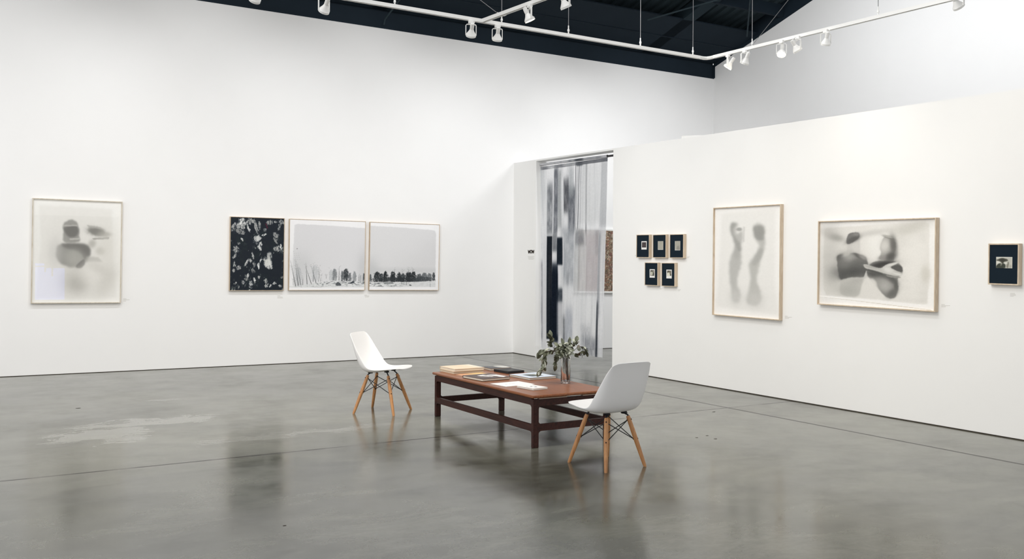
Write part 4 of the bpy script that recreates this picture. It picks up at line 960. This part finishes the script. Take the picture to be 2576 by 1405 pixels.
book('small white booklet with grey marks, lying across the paper sheet', ((1302, 969.3), (1341.8, 977), (1377, 973)), TZ + .0022, .0145, c, M_PAPW, M_PAP, None, ct=.001, cat='booklet', name='booklet', spine='none')

# ------------------------------------------------------------------ vase and branches
VB = at_z(1422.7, 963.3, TZ)
vase = thing('glass_vase', 'tall clear glass cylinder vase standing on the table', 'vase', Matrix.Translation(VB + UP * .0003))
R, H = .044, .25
b = MB(); b.lathe([(0, 0), (R - .003, 0), (R, .003), (R, H - .001), (R - .0012, H), (R - .003, H - .001), (R - .003, .020), (R - .006, .016), (0, .015)], n=40)
b.build('vessel', M_GLASS, vase, smooth=True)

def leaf_into(b, base, d, up, ln, wd, curl, fold, rg):
    d = d.normalized(); side = d.cross(up)
    if side.length < .1: side = d.cross(Vector((1, .3, .2)))
    side.normalize(); nn = side.cross(d).normalized()
    nu, nv = 7, 5; vs = []
    for i in range(nu):
        t = i / (nu - 1); w = wd * (math.sin(PI * min(1, t * .93 + .05)) ** .75) * (1 - .15 * t); a = curl * t
        ctr = base + d * (ln * (math.sin(a) / a if abs(a) > .01 else 1) * t) - nn * (ln * t * (1 - math.cos(a)) / (a if abs(a) > .01 else 1))
        for j in range(nv):
            s_ = j / (nv - 1) * 2 - 1
            vs.append(ctr + side * (w * s_) + nn * (fold * w * abs(s_) ** 1.3))
    fs = [(i * nv + j, i * nv + j + 1, (i + 1) * nv + j + 1, (i + 1) * nv + j) for i in range(nu - 1) for j in range(nv - 1)]
    b.add(vs, fs)
def branch(label, path, mats, seed, ln=(.045, .065), wd=.016, start=.35, n=10, group=None, droop=.4, spread=1.0):
    """path: (px, py, depth offset) picked on the photograph, from the foot in the vase to the tip"""
    rg = random.Random(seed)
    P = [at_y(x, y, VB.y + dy) for x, y, dy in path]
    pts = []
    for i in range(len(P) - 1):
        for k in range(4):
            t = k / 4; p0 = P[max(i - 1, 0)]; p1 = P[i]; p2 = P[i + 1]; p3 = P[min(i + 2, len(P) - 1)]
            pts.append(.5 * ((2 * p1) + (p2 - p0) * t + (2 * p0 - 5 * p1 + 4 * p2 - p3) * t * t + (3 * p1 - p0 - 3 * p2 + p3) * t ** 3))
    pts.append(P[-1])
    base = P[0]
    o = thing('eucalyptus_branch', label, 'branch', Matrix.Translation(base), group)
    b = MB(); m_ = len(pts); b.tube([p - base for p in pts], [.0026 - .0014 * i / m_ for i in range(m_)], 6); b.build('stem', M_STEM, o, smooth=True)
    packs = [MB() for _ in mats]
    for k in range(n):
        t = start + (1 - start) * (k + .5) / n; f = t * (m_ - 1); i = min(int(f), m_ - 2); p = pts[i].lerp(pts[i + 1], f - i); tan = (pts[i + 1] - pts[i]).normalized()
        for sgn in (1, -1):
            a = rg.uniform(0, 2 * PI); r1 = tan.cross(Vector((.3, .8, .5))).normalized(); r2 = tan.cross(r1)
            out = (r1 * math.cos(a) + r2 * math.sin(a)) * sgn
            d = (out * spread + tan * .7 + Vector((0, 0, -droop)) + Vector((rg.uniform(-.3, .3), rg.uniform(-.3, .3), rg.uniform(-.3, .3))))
            up = Vector((rg.uniform(-1, 1), rg.uniform(-1.4, .2), rg.uniform(.2, 1.2)))
            leaf_into(packs[rg.randrange(len(mats))], p - base, d, up, rg.uniform(*ln), wd * rg.uniform(.75, 1.2), rg.uniform(-.5, 1.6), rg.uniform(.1, .8), rg)
    d = (pts[-1] - pts[-2]); leaf_into(packs[0], pts[-1] - base, d, Vector((.2, -1, .4)), ln[1] * 1.1, wd * 1.1, .5, .3, rg)
    for pk, mm in zip(packs, mats):
        if pk.v: pk.build('leaves', mm, o, smooth=True)
    return o
LM = [M_LEAF, M_LEAFD, M_LEAFL]
branch('eucalyptus branch rising highest, at the upper left of the vase', [(1429, 957, 0), (1424, 900, .0), (1408, 884, -.02), (1392, 874, -.03), (1386, 862, -.03), (1385, 850, -.03)], [M_LEAF, M_LEAFD], 3, (.05, .07), .02, .62, 5, droop=.1, spread=.6)
branch('eucalyptus branch drooping lowest, over the pale blue book', [(1430, 955, .01), (1420, 902, .01), (1396, 884, -.03), (1374, 886, -.06), (1368, 905, -.07), (1366, 920, -.07), (1361, 930, -.07)], [M_LEAF, M_LEAFL, M_LEAFD], 4, (.05, .07), .021, .42, 10, droop=.5, spread=.7)
branch('eucalyptus branch with curled leaves, at the far left of the vase', [(1431, 956, -.01), (1418, 902, -.01), (1398, 884, .02), (1380, 879, .05), (1366, 880, .06), (1361, 886, .06)], [M_LEAFD, M_LEAF, M_LEAFL], 5, (.045, .065), .020, .42, 11, droop=.6, spread=.8)
branch('eucalyptus branch hanging just left of the glass vase', [(1428, 958, -.015), (1416, 900, -.015), (1404, 890, -.05), (1398, 902, -.07), (1397, 916, -.075)], [M_LEAFD, M_LEAF], 6, (.045, .06), .018, .4, 8, droop=.9, spread=.5)
branch('eucalyptus branch reaching farthest right, with a bent tip', [(1426, 955, .0), (1428, 900, 0), (1442, 882, .03), (1456, 873, .05), (1468, 874, .06), (1474, 884, .06)], [M_LEAFD, M_LEAF, M_LEAFL], 7, (.035, .05), .014, .5, 7, droop=.4, spread=.7)
branch('eucalyptus branch with round leaves, at the upper right of the vase', [(1427, 956, .012), (1426, 900, .012), (1436, 880, .0), (1446, 866, -.01), (1449, 858, -.01)], [M_LEAF, M_LEAFL, M_LEAFD], 8, (.035, .05), .02, .5, 8, droop=.3)
branch('eucalyptus branch low at the right, with brownish leaves', [(1429, 957, .018), (1429, 900, .018), (1440, 890, .06), (1452, 889, .1), (1460, 887, .12)], [M_LEAFD, mat('brown_leaf', (104, 92, 78), .6, .3, var=.2)], 9, (.05, .06), .016, .6, 4, droop=.2, spread=.5)
Gm = 'dense sprigs in the middle of the bunch'
for i, pth in enumerate(([(1430, 957, .0), (1424, 900, 0), (1420, 880, -.04), (1417, 866, -.06)], [(1427, 958, .01), (1425, 900, .01), (1428, 878, -.03), (1431, 864, -.05)], [(1426, 956, -.012), (1423, 902, -.012), (1412, 884, .04), (1404, 872, .06)], [(1431, 957, .006), (1427, 902, .006), (1432, 886, -.06), (1430, 882, -.09)], [(1429, 955, -.006), (1421, 902, -.006), (1413, 890, -.06), (1408, 888, -.09)])):
    branch('grey-green eucalyptus sprig packed in the middle of the bunch above the vase rim', pth, [M_LEAF, M_LEAFL, M_LEAFD, M_LEAFL], 20 + i, (.035, .058), .016, .42, 13, Gm, droop=.55)

# ------------------------------------------------------------------ chairs
def interp(tab, s):
    for (a, va), (b_, vb) in zip(tab[:-1], tab[1:]):
        if s <= b_:
            t = (s - a) / (b_ - a); t = t * t * (3 - 2 * t) if False else t
            return tuple(x + (y - x) * t for x, y in zip(va, vb))
    return tab[-1][1]
def smooth_tab(pts, n):
    """Catmull-Rom through pts, n samples by index"""
    out = []
    for k in range(n):
        f = k / (n - 1) * (len(pts) - 1); i = min(int(f), len(pts) - 2); t = f - i
        p0, p1, p2, p3 = [pts[max(0, min(len(pts) - 1, i + q))] for q in (-1, 0, 1, 2)]
        out.append(tuple(.5 * (2 * b_ + (c_ - a) * t + (2 * a - 5 * b_ + 4 * c_ - d) * t * t + (3 * b_ - a - 3 * c_ + d) * t ** 3) for a, b_, c_, d in zip(p0, p1, p2, p3)))
    return out
def shell_mesh():
    # per station: centre (y, z), edge (y, z), half width
    ST = [((.275, .446), (.228, .455), .150), ((.268, .460), (.226, .461), .188), ((.228, .462), (.200, .460), .212), ((.150, .447), (.140, .457), .224), ((.06, .424), (.06, .450), .230), ((-.02, .413), (-.005, .450), .234),
          ((-.09, .411), (-.052, .460), .238), ((-.145, .425), (-.086, .488), .239), ((-.185, .462), (-.114, .528), .237), ((-.212, .515), (-.144, .574), .233), ((-.233, .575), (-.174, .622), .228), ((-.252, .640), (-.204, .672), .220), ((-.268, .705), (-.234, .724), .210), ((-.282, .760), (-.262, .768), .194), ((-.291, .790), (-.280, .790), .180), ((-.296, .806), (-.290, .802), .142)]
    flat_ = [(a[0], a[1], b_[0], b_[1], w) for a, b_, w in ST]
    S = smooth_tab(flat_, 46); nt = 27; vs = []
    for (cy, cz, ey, ez, w) in S:
        for j in range(nt):
            t = j / (nt - 1) * 2 - 1; k = abs(t) ** 2.9
            vs.append((w * math.sin(t * PI / 2 * .92) / math.sin(PI / 2 * .92), cy + (ey - cy) * k, cz + (ez - cz) * k))
    fs = [(i * nt + j, i * nt + j + 1, (i + 1) * nt + j + 1, (i + 1) * nt + j) for i in range(len(S) - 1) for j in range(nt - 1)]
    b = MB(); b.add(vs, fs); return b
def make_chair(label, ctr, ang, fw, fd):
    t = thing('shell_chair', label, 'chair', rotz((ctr[0], ctr[1], 0), ang), None)
    sh = shell_mesh().build('seat_shell', M_SHELL, t, smooth=True)
    so = sh.modifiers.new('thickness', 'SOLIDIFY'); so.thickness = .007; so.offset = 0
    su = sh.modifiers.new('soft', 'SUBSURF'); su.levels = 1; su.render_levels = 1
    legs = []
    ZT = .378
    for sx in (1, -1):
        for sy in (1, -1):
            top = Vector((sx * .108, sy * .112 - .005, ZT)); foot = Vector((sx * fw, sy * fd, 0.0)); legs.append((top, foot))
            ax = (foot - top); L_ = ax.length; u = ax.normalized()
            b = MB(); fs_ = [0, .03, .12, .3, .55, .8, .97, 1.0]; rr = [.0135, .0155, .0165, .0178, .0172, .0150, .0130, .0118]
            pts = [top + ax * f for f in fs_]
            b.tube(pts, rr, 16)
            # the foot is cut level with the floor
            lg = b.build('leg', M_LEGW, t, smooth=True)
            me = lg.data
            for v in me.vertices:
                if v.co.z < .006: v.co.z = .0
            outw = Vector((u.x, u.y, 0)).normalized()
            for f in (.08, .46):
                p = top + ax * f; nrm = (outw - u * outw.dot(u)).normalized()
                for side in (1,):
                    bb = MB(); bb.tube([p + nrm * .012, p + nrm * .0195], .0055, 10); bb.build('bolt', M_BOLT, lg)
    # black wire bracing between neighbouring legs: high on one, low on the next, both ways
    idx = {(1, 1): 0, (1, -1): 1, (-1, 1): 2, (-1, -1): 3}
    for a, c_ in (((1, 1), (1, -1)), ((1, -1), (-1, -1)), ((-1, -1), (-1, 1)), ((-1, 1), (1, 1))):
        (ta, fa), (tb, fb) = legs[idx[a]], legs[idx[c_]]; b = MB()
        inw = lambda p: p - Vector((p.x, p.y, 0)).normalized() * .016
        hi_a, lo_a = inw(ta.lerp(fa, .09)), inw(ta.lerp(fa, .46)); hi_b, lo_b = inw(tb.lerp(fb, .09)), inw(tb.lerp(fb, .46))
        b.tube([hi_a, lo_b], .0036, 7); b.tube([hi_b, lo_a], .0036, 7)
        for p in (lo_a, lo_b, hi_a, hi_b): b.tube([p + UP * .006, p - UP * .006], .0062, 8)
        b.build('cross_brace', M_BLACK, t)
    for sx in (1, -1):
        for sy in (1, -1):
            b = MB(); top = Vector((sx * .108, sy * .112 - .005, ZT))
            zs = .420 if sy > 0 else .404
            b.tube([top - UP * .03, top + UP * .006, Vector((sx * .085, sy * .09 - .01, zs - .004))], .0065, 8)
            b.lathe([(0, 0), (.024, 0), (.026, .006), (.022, .014), (0, .014)], Matrix.Translation(Vector((sx * .085, sy * .09 - .01, zs - .008))), 14)
            b.build('mount', M_BLACK, t, smooth=True)
    return t
def facing(v): return math.atan2(v[1], v[0]) - PI / 2
make_chair('white shell chair facing right, at the far end of the table', (-1.314, 9.683), facing((.958, -.287)), .222, .219)
make_chair('white shell chair seen from behind, at the near end of the table', (.732, 7.224), facing((-.575, .818)), .195, .216)

# ------------------------------------------------------------------ track lighting
TZH = 3.79
tc0 = at_z(1778, 147.5, TZH); ta = at_z(905, 1.5, TZH); tb = at_z(2380, 1, TZH); tj = at_z(1212, 53.5, TZH); tk = at_z(1355, 1, TZH)
u1 = (ta - tc0).normalized(); u2 = (tb - tc0).normalized(); u3 = (tk - tj).normalized()
def rail_obj(p, q, up=UP):
    d = (q - p).normalized(); side = d.cross(UP).normalized(); b = MB()
    for y0, y1, z0, z1 in ((-.018, .018, .004, .016), (-.018, -.010, -.016, .004), (.010, .018, -.016, .004)):
        b.prism([p + side * y0 + UP * z0, p + side * y1 + UP * z0, p + side * y1 + UP * z1, p + side * y0 + UP * z1], q - p)
    return b
TRACKS = {}
for key, p, q, lab in (('a', tc0 + u1 * .11, ta + u1 * 5.5, 'long white lighting track parallel to the back wall'), ('b', tc0 + u2 * .11, tb + u2 * 3.2, 'white lighting track running along above the partition, right of the corner'), ('c', tj + u3 * .02, tk + u3 * 4.0, 'white lighting track branching off the long track towards the viewer')):
    o = thing('light_track', lab, 'lighting track', Matrix.Translation(p), 'white lighting tracks under the roof')
    b = rail_obj(p - p, q - p); b.build('rail', M_WHITE, o); TRACKS[key] = o
cn = [tc0 + u1 * .115, tc0 + u1 * .05, tc0 + u1 * .015 + u2 * .015 - (u1 + u2) * .0, tc0 + u2 * .05, tc0 + u2 * .115]
b = MB(); b.tube([p - tc0 for p in cn], .02, 8); o = b.build('track_connector', M_WHITE, smooth=True); o.location = tc0
tag(o, 'flexible white corner connector joining the two long tracks', 'track connector')
def roof_z(p):
    q = p - J; s = q.dot(DA); r = (q - DA * s).dot(DB) if True else 0
    # solve p = J + DA*s + DB*r on the plan
    det = DA.x * DB.y - DA.y * DB.x; s = (q.x * DB.y - q.y * DB.x) / det; r = (DA.x * q.y - DA.y * q.x) / det
    return zA(s) + EAVE + rake.z * r
def wire(px, py, label, diag=()):
    p = at_z(px, py, TZH + .016)
    o = thing('suspension_wire', label, 'wire', Matrix.Translation(p), 'wires the tracks hang from')
    b = MB(); b.tube([UP * .04, UP * (roof_z(p) - p.z)], .0035, 6); b.build('cable', M_WIRE, o)
    b = MB(); b.lathe([(0, 0), (.007, 0), (.007, .03), (.011, .034), (.011, .05), (.006, .058), (.006, .09), (0, .09)], n=10); b.build('clamp', M_WHITE, o, smooth=True)
    for q in diag:
        b = MB(); d = q - p; b.tube([UP * .075 + d.normalized() * .02, d], .003, 6); b.build('stay', M_WIRE, o)
        b = MB(); b.tube([UP * .075 + d.normalized() * .035, UP * .075 + d.normalized() * .075], .008, 8); b.build('stay_clamp', M_WHITE, o, smooth=True)
    return o
wire(993, 16, 'wire holding the long track, left of the branch')
pw = at_z(1262, 60, TZH)
def stay_to(px, py, z, Y): return at_y(px, py, Y)
dv1 = at_y(1075, -90, pw.y - .9); dv2 = at_y(1560, -60, pw.y - 1.5)
d1 = (dv1 - pw); d2 = (dv2 - pw)
wire(1262, 61, 'wire with two slanting stays, just right of the branch', (pw + d1 * 2.2, pw + d2 * 2.2))
wire(1430, 87, 'wire holding the long track, first right of the slanting stays')
wire(1611, 117, 'wire holding the long track, second right of the slanting stays')
wire(1743, 139, 'wire holding the long track beside its corner')
wire(1892, 119, 'wire holding the right track against the dark roof', ())
wire(2209, 41, 'thin wire holding the right track against the white gable')
pq = at_z(1893, 118, TZH); dd = at_y(1985, 0, pq.y - 1.0) - pq
o = thing('stay_wire', 'slanting stay wire rising right from the right track to the roof', 'wire', Matrix.Translation(pq))
b = MB(); b.tube([Vector((0, 0, .02)), dd * 2.0], .0025, 6); b.build('cable', M_WIRE, o)

M_LENS = mat('lit_lamp_lens', (255, 244, 224), .3, .5, var=.01, emit=(1, .86, .62, 20))
def spotlight(px, py, track, aim, label, lit=0, roll=0.0):
    """gimbal lamp: adapter on the rail, flat yoke, reflector swung between the yoke's ends; lit = watts of its lamp"""
    p = at_z(px, py, TZH - .016)
    aim = Vector(aim).normalized(); hz = Vector((aim.x, aim.y, 0))
    hz = hz.normalized() if hz.length > .05 else Vector((0, 1, 0))
    side = hz.cross(UP).normalized()
    o = thing('track_spotlight', label, 'spotlight', Matrix.Translation(p) @ Matrix.Scale(.78, 4), 'white track spotlights')
    td = {'a': u1, 'b': u2, 'c': u3}[track]; ts = td.cross(UP).normalized()
    b = MB(); b.prism([td * -.03 + ts * -.017, td * .03 + ts * -.017, td * .03 + ts * .017, td * -.03 + ts * .017], UP * -.04); b.build('adapter', M_WHITE, o, bevel=.003)
    Rr = .062; Hh = .128; piv = UP * (-.05 - Hh)
    b = MB(); t = .010; w = .0035
    path = [side * -Rr + piv, side * -Rr + UP * -.062, side * -(Rr - .012) + UP * -.05, side * (Rr - .012) + UP * -.05, side * Rr + UP * -.062, side * Rr + piv]
    A = [];
    for k, q in enumerate(path):
        n_ = (UP if 1 < k < 4 else side * (-1 if k < 2 else 1)); nn = n_ if k not in (1, 2, 3, 4) else n_
        A.append((q, nn))
    for (q0, _), (q1, _) in zip(A[:-1], A[1:]):
        d = (q1 - q0).normalized(); nn = d.cross(hz).normalized()
        b.prism([q0 + hz * -t / 1 + nn * -w, q0 + hz * t + nn * -w, q0 + hz * t + nn * w, q0 + hz * -t + nn * w], q1 - q0)
    b.tube([UP * -.038, UP * -.052], .012, 10); b.build('yoke', M_WHITE, o)
    x = side; y = aim.cross(x).normalized(); M = frame_mtx(piv, x, y, x.cross(y).normalized())
    if (M.to_3x3() @ Vector((0, 0, 1))).dot(aim) < 0: M = frame_mtx(piv, x, -y, x.cross(-y).normalized())
    # profile along the aim axis: neck at the back, flared reflector, rim
    b = MB(); b.lathe([(0, -.150), (.018, -.150), (.023, -.145), (.0245, -.125), (.0235, -.078), (.021, -.076), (.0235, -.074), (.034, -.05), (.050, -.026), (.0585, -.012), (.0605, -.010), (.0605, .012), (.056, .012), (.054, .004), (.03, -.04), (0, -.05)], M, 28)
    b.build('reflector', M_WHITE, o, smooth=True)
    b = MB(); b.lathe([(0, .008), (.03, .007), (.0545, .003)], M, 24); b.build('lens', M_LENS if lit else M_PAPW, o, smooth=True)
    back = M @ Vector((0, 0, -.148)); up_ = UP * -.052
    mid = (back + up_) / 2 + (back - piv).normalized() * .035 + side * .03
    b = MB(); b.tube([up_, up_.lerp(mid, .5) + side * .02, mid, mid.lerp(back, .5) + side * .01, back], .0032, 7); b.build('lamp_cord', M_WHITE, o, smooth=True)
    if lit:
        d = bpy.data.lights.new('lamp', 'SPOT'); d.energy = lit * .36; d.color = (1, .93, .82); d.spot_size = math.radians(142); d.spot_blend = 1.0; d.shadow_soft_size = .05
        lo = bpy.data.objects.new('lamp', d); COL.objects.link(lo); lo.parent = o
        zz = -aim; xx = side; yy = zz.cross(xx).normalized(); lo.matrix_local = frame_mtx(piv + aim * .03, xx, yy, zz)
    return o
spotlight(641, -43, 'a', (-.45, .6, -.75), 'white track spotlight cut off by the top edge, farthest left', 260)
spotlight(815, -14, 'a', (-.42, .55, -.75), 'white track spotlight left of the wire on the long track', 260)
spotlight(1185, 51, 'a', (-.14, .60, -.8), 'white track spotlight just left of the branch in the tracks', 240)
spotlight(1251, 62, 'a', (-.10, .50, -.82), 'white track spotlight just right of the branch, under the slanting stays', 240)
spotlight(1333, 10, 'c', (.40, .10, -.9), 'white track spotlight on the branch track, tilted right', 200)
spotlight(1424, -25, 'c', (.38, .25, -.85), 'white track spotlight at the top edge, on the branch track', 200)
spotlight(1831, 136, 'b', (-.52, .18, -.8), 'white track spotlight beside the corner connector, leaning left', 25)
spotlight(1873, 125, 'b', (-.26, .42, -.85), 'white track spotlight second from the corner, with a looped cord', 25)
spotlight(1966, 101, 'b', (-.20, -.45, -.85), 'lit white track spotlight glowing towards the viewer', 18)
spotlight(2007, 91, 'b', (.52, .15, -.75), 'white track spotlight beside the glowing one, tilted right', 18)
spotlight(2077, 74, 'b', (-.02, .45, -.85), 'white track spotlight with its yoke seen square on, right of the tilted one', 18)
spotlight(2412, -26, 'b', (.60, .28, -.75), 'white track spotlight at the upper right corner, nearest the viewer', 18)
spotlight(330, -95, 'a', (-.3, .6, -.75), 'added white track spotlight on the long track, unseen beyond the left of the view', 260)  # this and the next three: unseen spotlights added to light the walls
spotlight(-150, -180, 'a', (-.2, .6, -.75), 'added white track spotlight on the long track, unseen far beyond the left of the view', 260)
spotlight(1640, -115, 'c', (.5, .15, -.75), 'added white track spotlight on the branch track, unseen above the view', 220)
spotlight(1980, -255, 'c', (.6, -.1, -.75), 'added white track spotlight on the branch track, unseen overhead', 180)
